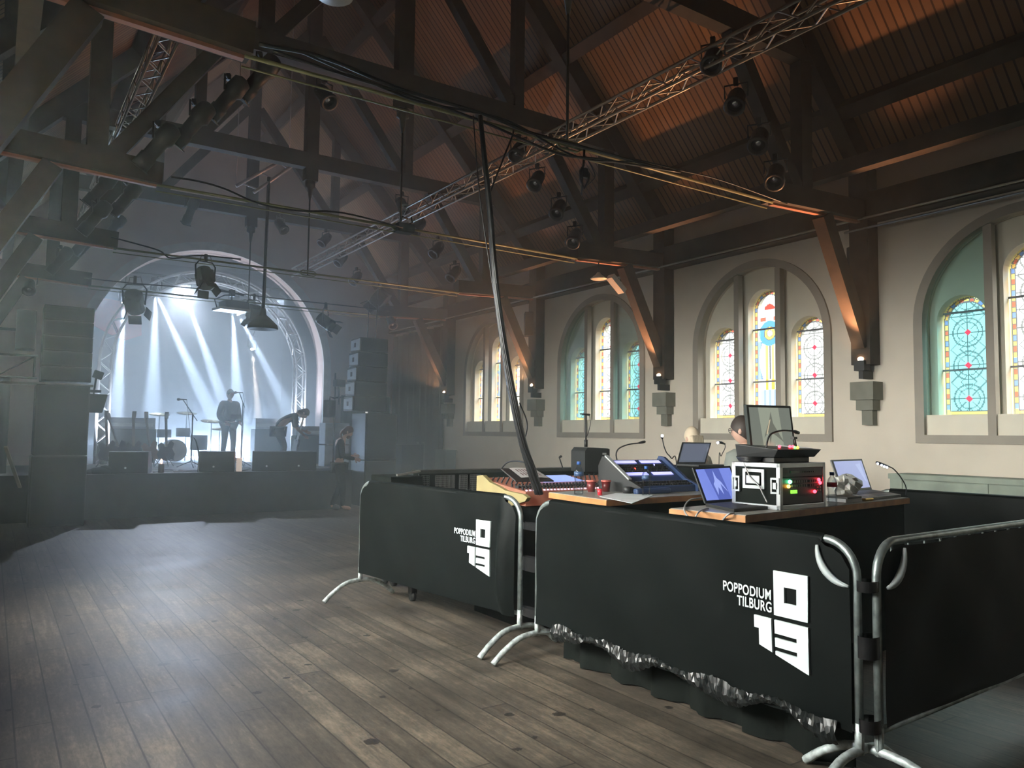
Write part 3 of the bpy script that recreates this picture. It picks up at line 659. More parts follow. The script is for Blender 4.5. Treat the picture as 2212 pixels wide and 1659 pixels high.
# arched lattice truss around the stage opening
b = MB(); yA = 20.3
for r_ in (2.2, 2.45):
    for yy in (yA-0.12, yA+0.12): b.tube([(AX-r_, yy, 0.8)]+[(u, yy, v) for u, v in arc(AX, AZ-0.1, r_, 180, 0, 40)]+[(AX+r_, yy, 0.8)], 0.025, 6)
def apt(s, r_):  # s: arc length parameter from left foot
    Ls = AZ-0.9; A = PI*2.32
    if s < Ls: return (AX-r_, 0.8+s)
    if s < Ls+A: a = PI-(s-Ls)/2.32; return (AX+r_*math.cos(a), AZ-0.1+r_*math.sin(a))
    return (AX+r_, AZ-0.1-(s-Ls-A))
S = 2*(AZ-0.9)+PI*2.32; n = 50
for k in range(n):
    s0, s1 = S*k/n, S*(k+1)/n; ra, rb = (2.2, 2.45) if k % 2 else (2.45, 2.2)
    for yy in (yA-0.12, yA+0.12):
        p, q_ = apt(s0, ra), apt(s1, rb); b.tube([(p[0], yy, p[1]), (q_[0], yy, q_[1])], 0.012, 5, cap=False)
    p, q_ = apt(s0, 2.2), apt(s1, 2.2); y0, y1 = (yA-0.12, yA+0.12) if k % 2 else (yA+0.12, yA-0.12); b.tube([(p[0], y0, p[1]), (q_[0], y1, q_[1])], 0.012, 5, cap=False)
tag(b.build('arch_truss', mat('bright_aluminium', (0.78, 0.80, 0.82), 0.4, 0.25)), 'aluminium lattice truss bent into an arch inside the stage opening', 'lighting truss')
# moving heads that throw the beams
LENS = mat('stage_lens_glow', (0.8, 0.85, 1), 0.3, emit=(0.75, 0.85, 1.0), es=60)
seen = {}
for i, (px, py, yy, aim, pw, cone) in enumerate(STAGE):
    aim = at(aim[0], aim[1], 1, yy-1.0)
    p = at(px, py, 1, yy); d = (Vector(aim)-p).normalized(); R = d.to_track_quat('-Z', 'Y').to_matrix().to_4x4()
    if (px, py) not in seen:
        t = thing('moving_head', ['lit moving head making the widest double beam', '', 'lit moving head, the third beam from the left', 'lit moving head behind the tilted barn door light', 'lit moving head behind the hanging projector', 'lit moving head right of the hanging projector', 'lit warm moving head low on the right of the stage'][i], 'stage light', p, 0, 'moving heads over the stage')
        b = MB(); b.lathe([(0.05, 0.22), (0.1, 0.16), (0.1, 0.03), (0.085, 0.0), (0.07, 0.02)], 14, T=R); b.build('head', BLACK, t)
        b = MB(); b.tube([(-0.13, 0, 0.05), (-0.14, 0, 0.3), (0.14, 0, 0.3), (0.13, 0, 0.05)], 0.02, 6); b.box((0, 0, 0.36), (0.24, 0.2, 0.12)); b.tube([(0, 0, 0.4), (0, 22.3-p.y, max(5.75-p.z, 0.42))], 0.015, 6); b.build('yoke', BLACK, t)
        b = MB(); b.lathe([(0.055, 0.012), (0.05, 0.011)], 14, T=R); b.build('lens', LENS, t)
        seen[(px, py)] = t
    col = (1.0, 0.93, 0.8) if i == 6 else (0.54, 0.74, 1.0)
    light('stage_beam', 'SPOT', p+d*0.03, col, pw, aim=aim, spot_size=math.radians(cone), spot_blend=0.45, shadow_soft_size=0.04)
# soft wash lamps flown in the stage room and a red one at the left
def wash(lab, loc, aim, col, pw, ang, em):
    d = (Vector(aim)-Vector(loc)).normalized(); R = d.to_track_quat('-Z', 'Y').to_matrix().to_4x4()
    t = thing('wash_light', lab, 'stage light', loc, 0, 'wash lights over the stage')
    b = MB(); b.lathe([(0.08, 0.2), (0.14, 0.1), (0.14, 0.0), (0.12, 0.01)], 14, T=R); b.tube([(0, 0, 0), (0, 0, 0.2)], 0.015, 6); b.build('housing', BLACK, t)
    light('wash_beam', 'SPOT', Vector(loc)+d*0.05, col, pw, aim=aim, spot_size=math.radians(ang), spot_blend=1.0, shadow_soft_size=0.1)
wash('blue wash lamp hidden high on the left behind the arch', (2.0, 22.3, 5.55), (4.0, 24.0, 1.0), (0.55, 0.74, 1.0), 500, 130, 0)
wash('blue wash lamp hidden high on the right behind the arch', (6.9, 22.3, 5.55), (5.0, 24.0, 1.0), (0.58, 0.76, 1.0), 450, 130, 0)
for sx in (-1, 1):
    t = thing('truss_uplight', 'small lamp on the stage floor shining up the %s leg of the arch truss' % ('left' if sx < 0 else 'right'), 'stage light', (AX+sx*2.3, 20.05, 0.8), 0, 'lamps at the feet of the arch truss')
    b = MB(); b.lathe([(0.07, 0.0), (0.08, 0.12), (0.06, 0.13)], 12); b.build('housing', BLACK, t)
    light('truss_light', 'SPOT', (AX+sx*2.2, 20.05, 0.95), (0.75, 0.85, 1.0), 1100 if sx > 0 else 600, aim=(AX+sx*2.0, 20.3, 4.0), spot_size=math.radians(70), spot_blend=0.8, shadow_soft_size=0.05)
wash('blue white wash lamp in the middle of the arch, shining out on the hall floor', (4.1, 22.3, 5.55), (3.0, 13.2, 0.0), (0.66, 0.80, 1.0), 2600, 58, 0)
t = thing('fill_batten', 'long added light batten low at the back of the stage, brightening the haze', 'stage light', (4.6, 25.9, 0.8))  # batten added to brighten the low haze on the stage
b = MB(); b.bx((-2.6, -0.06, 0), (2.6, 0.08, 0.36)); b.build('housing', BLACK, t)
light('batten_fill', 'AREA', (4.6, 25.82, 1.12), (0.48, 0.70, 1.0), 650, aim=(4.5, 22.0, 0.9), shape='RECTANGLE', size=5.0, size_y=0.12, spread=math.radians(80))
b = MB(); b.tube([(1.2, 22.3, 5.75), (7.2, 22.3, 5.75)], 0.03, 8); b.tube([(1.9, 22.3, 5.75), (1.9, 22.3, 6.9)], 0.01, 5); b.tube([(7.0, 22.3, 5.75), (7.0, 22.3, 6.9)], 0.01, 5)
tag(b.build('lighting_bar', IRON), 'horizontal pipe carrying the lit stage lights behind the arch', 'lighting bar')
b = MB(); b.prism([[(1.5, 5.05), (1.5, 5.55), (2.2, 5.65), (3.7, 5.5), (3.75, 4.55), (3.3, 4.35), (2.9, 4.5), (2.2, 4.85)]], lambda u, v: (u, 26.3, v), lambda u, v: (u, 26.37, v)); tag(b.build('banner', mat('salmon_red_banner', (0.75, 0.10, 0.07), 0.8)), 'faint salmon red banner at the back of the stage', 'banner')

# --- PA left: array on top of stacked subs
def cabinet(label, cat, name, x0, x1, y0, y1, z0, z1, group=None, parts=True):
    t = thing(name, label, cat, ((x0+x1)/2, (y0+y1)/2, z0), 0, group)
    w, d, h = x1-x0, y1-y0, z1-z0
    b = MB(); b.bx((-w/2, -d/2+0.02, 0), (w/2, d/2, h)); b.build('cabinet', BLACK, t, bevel=0.012)
    b = MB(); b.bx((-w/2+0.03, -d/2, 0.03), (w/2-0.03, -d/2+0.025, h-0.03)); b.build('grille', GRILLE, t)
    return t
for k in range(5):
    z0 = 2.42+k*0.265; cabinet('flat black speaker cabinet in the left array, '+['lowest', 'second from the bottom', 'middle', 'second from the top', 'topmost'][k]+' of five', 'speaker', 'array_speaker', 0.66, 1.42, 15.35, 15.95, z0, z0+0.255, 'left line array cabinets')
cabinet('large black bass speaker at floor level, left of the stage', 'speaker', 'bass_speaker', 0.56, 1.36, 14.75, 15.55, 0, 1.15, 'left bass stack')
cabinet('large black bass speaker on top of the left bass stack', 'speaker', 'bass_speaker', 0.58, 1.36, 14.8, 15.55, 1.16, 2.33, 'left bass stack')
b = MB(); b.bx((0.0, 15.3, 2.34), (1.45, 15.5, 2.38)); tag(b.build('shelf_board', ALU), 'thin pale board between the left array and bass stack', 'board')
# bracket truss at the left
b = MB()
for z in (2.45, 2.82): b.tube([(0.0, 15.2, z), (0.6, 15.2, z)], 0.022, 6)
b.tube([(0.02, 15.2, 2.2), (0.02, 15.2, 2.82)], 0.022, 6); b.tube([(0.55, 15.2, 2.45), (0.55, 15.2, 2.82)], 0.018, 6); b.tube([(0.05, 15.2, 2.47), (0.53, 15.2, 2.8)], 0.014, 6)
tag(b.build('truss_bracket', IRON), 'dark truss bracket reaching in from the left to the speaker tower', 'bracket')
b = MB(); b.bx((XL, 17.35, 3.45), (0.3, 17.42, 3.5)); tag(b.build('wall_bracket', IRON), 'iron arm holding the dark speaker left of the tower', 'bracket')
o = cabinet('dark speaker hanging on the wall left of the speaker tower', 'speaker', 'hanging_speaker', 0.3, 0.62, 17.2, 17.6, 3.1, 3.85)
b = MB(); b.beam(at(12, 965, 1, 14.6), at(66, 1118, 2, 0.0), 0.05, 0.03); tag(b.build('leaning_batten', mat('bare_pine_batten', (0.42, 0.37, 0.28), 0.7)), 'bare wooden batten leaning beside the left speaker tower', 'batten')
# flood lights at the side of the left tower
for px, py, w_, h_, lab in ((212, 810, 0.16, 0.14, 'small flood light clamped high on the left speaker tower'),):
    c = at(px, py, 1, 15.9); t = thing('flood_light', lab, 'stage light', c)
    b = MB(); b.box((0, 0, 0), (w_, 0.12, h_), rot=Matrix.Rotation(0.3, 3, 'Y')); b.build('housing', BLACK, t, bevel=0.01)
    b = MB(); b.tube([(-0.03, 0, -0.05), (-0.06, 0, -0.38)], 0.018, 6); b.box((-0.02, 0, -0.3), (0.16, 0.05, 0.05)); b.box((0.02, 0, -0.4), (0.2, 0.06, 0.04)); b.box((-0.12, 0, -0.3), (0.2, 0.05, 0.05)); b.build('clamp', BLACK, t)
c = at(212, 872, 1, 15.4); b = MB(); b.hexa([Vector(v) for v in ((-0.22, -0.15, -0.16), (0.06, -0.15, -0.16), (0.06, 0.15, -0.16), (-0.22, 0.15, -0.16), (-0.22, -0.15, 0.17), (0.13, -0.15, 0.16), (0.13, 0.15, 0.16), (-0.22, 0.15, 0.17))])
o = b.build('fill_speaker', GRILLE, bevel=0.008); o.location = c; tag(o, 'small wedge speaker sticking out from the left speaker tower', 'speaker')

# --- PA right
LP = mat('pale_logo_plate', (0.6, 0.68, 0.74), 0.5)
for k in range(5):
    z1 = 3.72-k*0.33; x0 = 6.68-0.035*k
    t = cabinet('speaker cabinet with pale plate, right array, '+['topmost', 'second from the top', 'middle', 'second from the bottom', 'lowest'][k]+' of five', 'speaker', 'array_speaker', x0, 7.36, 15.95, 16.5, z1-0.32, z1, 'right line array cabinets')
    w = 7.36-x0; b = MB(); hx = w/2+0.008
    b.prism([[(-0.25, 0.03), (0.24, 0.05), (0.24, 0.27), (-0.25, 0.29)], [(-0.05, 0.11), (0.07, 0.11), (0.07, 0.21), (-0.05, 0.21)]], lambda u, v: (-hx, u, v), lambda u, v: (-hx+0.01, u, v)); b.build('plate', LP, t)
cabinet('dark bass speaker on the floor right of the stage', 'speaker', 'bass_speaker', 6.75, 7.5, 15.7, 16.5, 0, 1.0, 'right bass stack')
cabinet('dark bass speaker on top of the right bass stack', 'speaker', 'bass_speaker', 6.75, 7.5, 15.7, 16.5, 1.01, 2.03, 'right bass stack')
b = MB(); 
for sx in (6.95, 7.15): b.tube([(sx, 16.2, 3.72), (sx+0.02, 16.2, 4.5)], 0.012, 5)
tag(b.build('hanging_chains', IRON), 'pair of chains holding up the right speaker array', 'chain')
PALE = mat('pale_grey_cabinet', (0.55, 0.6, 0.65), 0.6)
for k in range(2):
    c = at(742, 1018 if k == 0 else 965, 1, 17.4); z0 = 0.8+0.52*k
    t = thing('guitar_cabinet', 'pale guitar cabinet with black knobs, '+('lower' if k == 0 else 'upper')+' of the two stacked at stage right', 'amplifier', (6.1+0.75, 17.6, z0), 0, 'pale cabinets at stage right')
    b = MB(); b.bx((-0.38, -0.2, 0), (0.22, 0.2, 0.5)); b.build('cabinet', PALE, t, bevel=0.012)
    for zz in (0.18, 0.28): b = MB(); b.lathe([(0.028, 0), (0.025, 0.03)], 10, T=Matrix.Translation((0.05, -0.2, zz)) @ Matrix.Rotation(PI/2, 4, 'X')); b.build('knob', BLACK, t)
t = thing('side_fill_speaker', 'small dark speaker hung on a stand beside the arch', 'speaker', at(712, 883, 1, 17.3), 0.3)
b = MB(); b.box((0, 0, 0), (0.2, 0.2, 0.4)); b.build('cabinet', GRILLE, t, bevel=0.01)
b = MB(); b.tube([(0.1, 0, 0.26), (0.5, 0, 0.3)], 0.02, 6); b.tube([(0.14, 0, 0.8-at(712, 883, 1, 17.3).z), (0.14, 0, 0.85)], 0.016, 6); b.tube([(0, 0, 0.2), (0, 0, 0.28), (0.1, 0, 0.26)], 0.014, 6); b.build('bracket', IRON, t)
t = thing('flood_light', 'small flood light on a bracket right of the arch', 'stage light', at(733, 828, 1, 17.2), 0.3)
b = MB(); b.box((0, 0, 0), (0.26, 0.14, 0.16)); b.build('housing', BLACK, t, bevel=0.01); b = MB(); b.tube([(0, 0, -0.05), (0, 0, -0.5)], 0.018, 6); b.build('clamp', BLACK, t)

def drape(label, p, q, z0, z1, m_):
    p, q = Vector((p[0], p[1], 0)), Vector((q[0], q[1], 0)); L = (q-p).length; d = (q-p)/L; nn = Vector((-d.y, d.x, 0)); N_ = int(L/0.05); V = []
    for z in (z0, z0+0.02, (z0+z1)/2, z1):
        for s_ in (0, 0.02):
            V += [p+d*(L*i/N_)+nn*(0.04*math.sin(i*0.9)+0.015*math.sin(i*2.3)+s_)+Vector((0, 0, z)) for i in range(N_+1)]
    k = N_+1; b = MB(); F = []
    for r_ in range(3):
        for s_ in (0, 1):
            o0 = (2*r_+s_)*k; o1 = (2*(r_+1)+s_)*k; F += [(o0+i, o0+i+1, o1+i+1, o1+i) for i in range(N_)]
    b.add(V, F, 0, True); return tag(b.build('stage_curtain', m_), label, 'curtain', 'dark drapes beside the stage')
DG = mat('dark_olive_drape', (0.035, 0.04, 0.034), 0.95)
drape('dark drape covering the corner of the window wall next to the stage', (9.3, 16.85), (9.3, 19.75), 0.02, 4.3, DG)
drape('dark drape hanging low on the stage wall right of the speaker array', (7.75, 19.7), (9.2, 19.7), 0.02, 2.6, DG)
drape('dark drape at the far left edge, beside the speaker tower', (-0.5, 16.4), (0.25, 16.4), 0.02, 2.5, DG)
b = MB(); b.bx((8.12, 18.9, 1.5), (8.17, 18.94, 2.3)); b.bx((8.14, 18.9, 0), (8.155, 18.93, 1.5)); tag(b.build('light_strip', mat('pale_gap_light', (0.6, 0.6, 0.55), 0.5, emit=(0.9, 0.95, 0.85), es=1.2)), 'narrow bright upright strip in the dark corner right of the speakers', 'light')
# --- floor monitors
def monitor(label, loc, rz, s=1.0):
    t = thing('stage_monitor', label, 'monitor speaker', loc, rz, 'floor monitors along the stage edge')
    # section seen from the side: raked baffle faces the band
    prof = [(-0.24, 0), (0.2, 0), (0.26, 0.05), (0.2, 0.28), (0.06, 0.4), (-0.24, 0.4)]
    b = MB(); b.prism([prof], lambda u, v: (-0.33, u, v), lambda u, v: (0.33, u, v)); b.build('cabinet', GRILLE, t, bevel=0.015)
    b = MB(); b.hexa([Vector(v) for v in ((-0.3, 0.262, 0.07), (0.3, 0.262, 0.07), (0.3, 0.212, 0.28), (-0.3, 0.212, 0.28), (-0.3, 0.285, 0.07), (0.3, 0.285, 0.07), (0.3, 0.235, 0.285), (-0.3, 0.235, 0.285))]); b.build('grille', BLACK, t)
    b = MB(); b.lathe([(0.02, 0), (0.02, 0.01)], 10, T=Matrix.Translation((-0.05, -0.24, 0.1)) @ Matrix.Rotation(PI/2, 4, 'X')); b.build('socket', CHROME, t)
    t.scale = (s,)*3
    return t
mp = at(290, 1024, 2, 0.8); m0 = monitor('black wedge monitor at the stage edge, leftmost and nearest the red candle', (mp.x, 15.98, 0.8), -0.3, 1.0)
for px, w, lab in ((468, 1.0, 'black wedge monitor between the two microphone stands'), (592, 1.0, 'black wedge monitor in front of the bending guitarist'), (660, 0.95, 'black wedge monitor nearest the standing man at stage right')):
    p = at(px, 1018, 2, 0.8); dup(m0, (p.x, 16.03, 0.8), -0.3 if px < 650 else 0.0, lab)
# --- candles
for px, col, em, h, lab in ((345, (0.08, 0.02, 0.02), (1, 0.25, 0.1), 0.16, 'small lit dark red candle at the edge of the stage'), (527, (0.8, 0.8, 0.8), (1, 0.35, 0.15), 0.26, 'tall lit white candle at the edge of the stage')):
    p = at(px, 1020, 2, 0.8); t = thing('candle', lab, 'candle', (p.x, 15.9, 0.8))
    b = MB(); b.lathe([(0.055, 0), (0.055, h), (0.045, h+0.005)], 14); b.build('wax', mat('wax_'+str(px), col, 0.4, emit=(1, 0.85, 0.7), es=0.5 if px > 400 else 0.0), t)  # white wax glows by itself, standing in for light shining through it
    b = MB(); b.ball((0, 0, h+0.05), (0.018, 0.018, 0.045), 10); b.build('flame', mat('flame_'+str(px), col, 0.5, emit=em, es=30), t)
# --- microphone stands
def mic_stand(label, base, top, tip, angle=0, extras=None):
    t = thing('microphone_stand', label, 'microphone stand', base)
    T = Vector(top)-Vector(base); K = Vector(tip)-Vector(base)
    b = MB(); b.tube([(0, 0, 0.12), (0, 0, T.z)], 0.014, 8); b.build('pole', BLACK, t)
    for k in range(3):
        a = 2*PI*k/3+0.5; b = MB(); b.tube([(0, 0, 0.14), (0.3*math.cos(a), 0.3*math.sin(a), 0.01)], 0.011, 6); b.build('leg', BLACK, t)
    b = MB(); P0 = Vector((0, 0, T.z)); d = (K-P0); b.tube([P0-d*0.45, K], 0.010, 6); b.build('boom', BLACK, t)
    b = MB(); b.lathe([(0.012, -0.08), (0.016, 0.05), (0.028, 0.07), (0.03, 0.1), (0.015, 0.12)], 10, T=Matrix.Translation(K) @ Matrix.Rotation(-PI/2, 4, 'Y')); b.build('microphone', IRON, t)
    b = MB(); b.tube(bez([K+Vector((0.08, 0, 0)), K+Vector((0.12, 0.01, -0.3)), (0.03, 0.02, 0.4), (0.1, 0.02, 0.01)], 6), 0.005, 5); b.build('cable', CABLE, t)
    if extras:
        b = MB(); b.box((-0.14, 0, T.z*0.78), (0.22, 0.05, 0.1)); b.build('clip_tray', BLACK, t)
    return t
b0 = at(412, 1010, 2, 0.8)
mic_stand('microphone stand with its boom tilted up to the left, mid stage', b0, (b0.x, b0.y, at(412, 895, 1, b0.y).z), at(395, 863, 1, b0.y))
b1 = at(520, 1008, 2, 0.8)
mic_stand('upright microphone stand with a small tray, right of the silhouette', b1, (b1.x, b1.y, at(520, 870, 1, b1.y).z), at(517, 848, 1, b1.y), extras=True)
# --- guitars on stands
def guitar(label, loc, rz, lean, col):
    t = thing('electric_guitar', label, 'guitar', loc, rz, 'guitars on stands at the back of the stage')
    R = Matrix.Rotation(lean, 4, 'Y') @ Matrix.Rotation(-0.15, 4, 'X')
    out = [(-0.16, 0), (-0.19, 0.1), (-0.14, 0.2), (-0.17, 0.3), (-0.1, 0.36), (-0.03, 0.31), (0.03, 0.31), (0.1, 0.4), (0.17, 0.34), (0.13, 0.22), (0.18, 0.1), (0.15, 0), (0, -0.05)]
    b = MB(); b.prism([out], lambda u, v: R @ Vector((u, -0.02, v+0.18)), lambda u, v: R @ Vector((u, 0.025, v+0.18))); b.build('body', mat('guitar_'+col, {'dark': (0.03, 0.03, 0.04), 'sun': (0.2, 0.08, 0.04)}[col], 0.2), t)
    b = MB(); b.beam(R @ Vector((0, -0.03, 0.45)), R @ Vector((0, -0.01, 1.08)), 0.05, 0.025); b.beam(R @ Vector((0.01, 0.0, 1.07)), R @ Vector((0.03, 0.02, 1.22)), 0.08, 0.02); b.build('neck', mat('guitar_neck', (0.12, 0.08, 0.05), 0.4), t)
    b = MB(); b.tube([(-0.2, 0.15, 0.01), (0, 0.1, 0.3), (0.2, 0.15, 0.01)], 0.012, 6); b.tube([(0, 0.1, 0.3), (0, -0.18, 0.02)], 0.012, 6); b.tube([(-0.13, -0.07, 0.17), (-0.1, 0.1, 0.18), (0.1, 0.1, 0.18), (0.13, -0.07, 0.17)], 0.012, 6); b.build('stand', BLACK, t)
    return t
for px, ln, cl, lab in ((236, -0.05, 'dark', 'dark guitar upright on a stand beside the left speaker tower'), (272, -0.3, 'dark', 'dark guitar leaning left on its stand, second from the left tower'), (290, 0.0, 'dark', 'faint guitar behind the leftmost wedge monitor'),
                    (331, -0.12, 'sun', 'guitar just left of the red candle'), (361, 0.0, 'dark', 'guitar in front of the drum kit, right of the red candle')):
    p = at(px, 998, 2, 0.82); p.y = min(p.y, 18.8); p = Vector((at(px, 950, 1, 18.3).x, 18.3, 0.8)); guitar(lab, p, 0.1, ln, cl)
# --- drum kit
dk = at(385, 980, 1, 20.6); t = thing('drum_kit', 'drum kit at the back of the stage, dissolving in the haze', 'drum kit', (dk.x, 21.2, 0.8))
DR = mat('drum_shell', (0.16, 0.17, 0.2), 0.3)
Rx = Matrix.Rotation(PI/2, 4, 'X')
b = MB(); b.lathe([(0.28, -0.22), (0.28, 0.22)], 24, T=Matrix.Translation((0, 0, 0.29)) @ Rx); b.build('bass_drum', DR, t)
b = MB(); b.lathe([(0.26, 0), (0.26, 0.01)], 24, T=Matrix.Translation((0, -0.225, 0.29)) @ Rx); b.build('drum_head', mat('cream_drum_head', (0.7, 0.62, 0.55), 0.5), t)
for x, y, z, r, h in ((-0.25, -0.05, 0.62, 0.17, 0.2), (0.2, -0.05, 0.64, 0.17, 0.22), (0.62, 0.1, 0.3, 0.21, 0.38), (-0.6, 0.2, 0.5, 0.18, 0.14)):
    b = MB(); b.lathe([(r, 0), (r, h), (r-0.01, h+0.005)], 20, T=Matrix.Translation((x, y, z))); b.build('tom', DR, t)
BR = mat('brass_cymbal', (0.75, 0.65, 0.4), 0.2, 0.9)
for x, y, z, r in ((-0.75, 0.0, 0.95, 0.22), (-0.35, 0.1, 1.2, 0.25), (0.3, 0.1, 1.25, 0.25), (0.9, 0.0, 1.05, 0.28), (1.15, 0.15, 0.85, 0.22)):
    b = MB(); b.lathe([(r, 0), (0.05, 0.02), (0.02, 0.035)], 20, T=Matrix.Translation((x, y, z)) @ Matrix.Rotation(0.2, 4, 'X')); cyb = b.build('cymbal', BR, t)
    b = MB(); b.tube([(x, y, z), (x, y+0.02, 0.02)], 0.012, 6); b.tube([(x-0.2, y, 0.01), (x, y, 0.2), (x+0.2, y, 0.01)], 0.01, 5); b.build('cymbal_stand', CHROME, cyb)
# --- amplifiers
for x, y, w, h, lab in ((2.75, 21.0, 1.3, 1.1, 'hazy amplifier stack behind the leftmost guitars'), (6.15, 20.9, 0.75, 1.15, 'tall amplifier stack right of the standing silhouette'), (6.75, 19.3, 0.8, 0.95, 'amplifier stack behind the bending guitarist')):
    t = thing('amplifier_stack', lab, 'amplifier', (x, y, 0.8), 0, 'amplifier stacks'); b = MB(); b.bx((-w/2, -0.2, 0), (w/2, 0.2, h*0.75)); b.build('cabinet', GRILLE, t, bevel=0.015)
    b = MB(); b.bx((-w*0.48, -0.17, h*0.75), (w*0.48, 0.17, h)); b.build('amplifier_head', mat('pale_amp_head', (0.3, 0.32, 0.36), 0.5), t, bevel=0.01)
    b = MB(); b.bx((-w*0.44, -0.18, h*0.8), (w*0.44, -0.168, h*0.88)); b.build('control_panel', CHROME, t)
# loose cables and a cloth heap on the stage
random.seed(3)
for k in range(9):
    x0 = 1.6+k*0.55; b = MB(); pts = [(x0+random.uniform(-0.4, 0.5), 15.9+random.uniform(0, 1.3), 0.81) for _ in range(6)]; b.tube(bez(pts, 6), 0.009, 5)
    tag(b.build('stage_cable', mat('shiny_grey_cable', (0.3, 0.32, 0.36), 0.25)), 'loose cable curling on the stage floor near the edge', 'cable', 'loose cables on the stage floor')
p = at(222, 1026, 2, 0.8); b = MB(); b.ball((0, 0, 0.03), (0.2, 0.14, 0.09), 12); b.ball((0.09, 0.02, 0.06), (0.12, 0.1, 0.09), 10); b.ball((-0.12, 0, 0.02), (0.12, 0.1, 0.07), 10); o = b.build('cloth_heap', BLACKM); o.location = (p.x, 15.85, 0.8); tag(o, 'heap of black cloth on the stage edge beside the left tower', 'cloth')
b = MB(); b.tube(bez([at(428, 1024, 1, 15.9), at(430, 985, 1, 15.9), at(424, 955, 1, 15.9), at(418, 945, 1, 15.9)], 6), [0.022-0.0008*i for i in range(19)], 6); tag(b.build('drooping_cable_arm', BLACK), 'dark curved flexible arm standing beside the middle wedge monitor', 'flexible arm')

# ============================================================ PEOPLE
def skin_mesh(name, joints, edges, mat_, root=0, sub=1):
    me = bpy.data.meshes.new(name); me.from_pydata([j[0] for j in joints], edges, [])
    o = bpy.data.objects.new(name, me); COL.objects.link(o)
    md = o.modifiers.new('skin', 'SKIN'); md.use_smooth_shade = True
    sv = me.skin_vertices[0].data if me.skin_vertices else None
    if sv is None:
        bm = bmesh.new(); bm.from_mesh(me); bm.verts.layers.skin.verify(); bm.to_mesh(me); bm.free(); sv = me.skin_vertices[0].data
    for i, j in enumerate(joints):
        r = j[1]; sv[i].radius = r if isinstance(r, tuple) else (r, r); sv[i].use_root = (i == root)
    s = o.modifiers.new('sub', 'SUBSURF'); s.levels = sub; s.render_levels = sub
    dg = bpy.context.evaluated_depsgraph_get(); dg.update()
    out = bpy.data.meshes.new_from_object(o.evaluated_get(dg)); bpy.data.objects.remove(o)
    out.materials.clear(); out.materials.append(mat_); out.name = name
    for p in out.polygons: p.use_smooth = True; p.material_index = 0
    return out
SKIN = mat('skin', (0.55, 0.34, 0.26), 0.55, var=0.05)
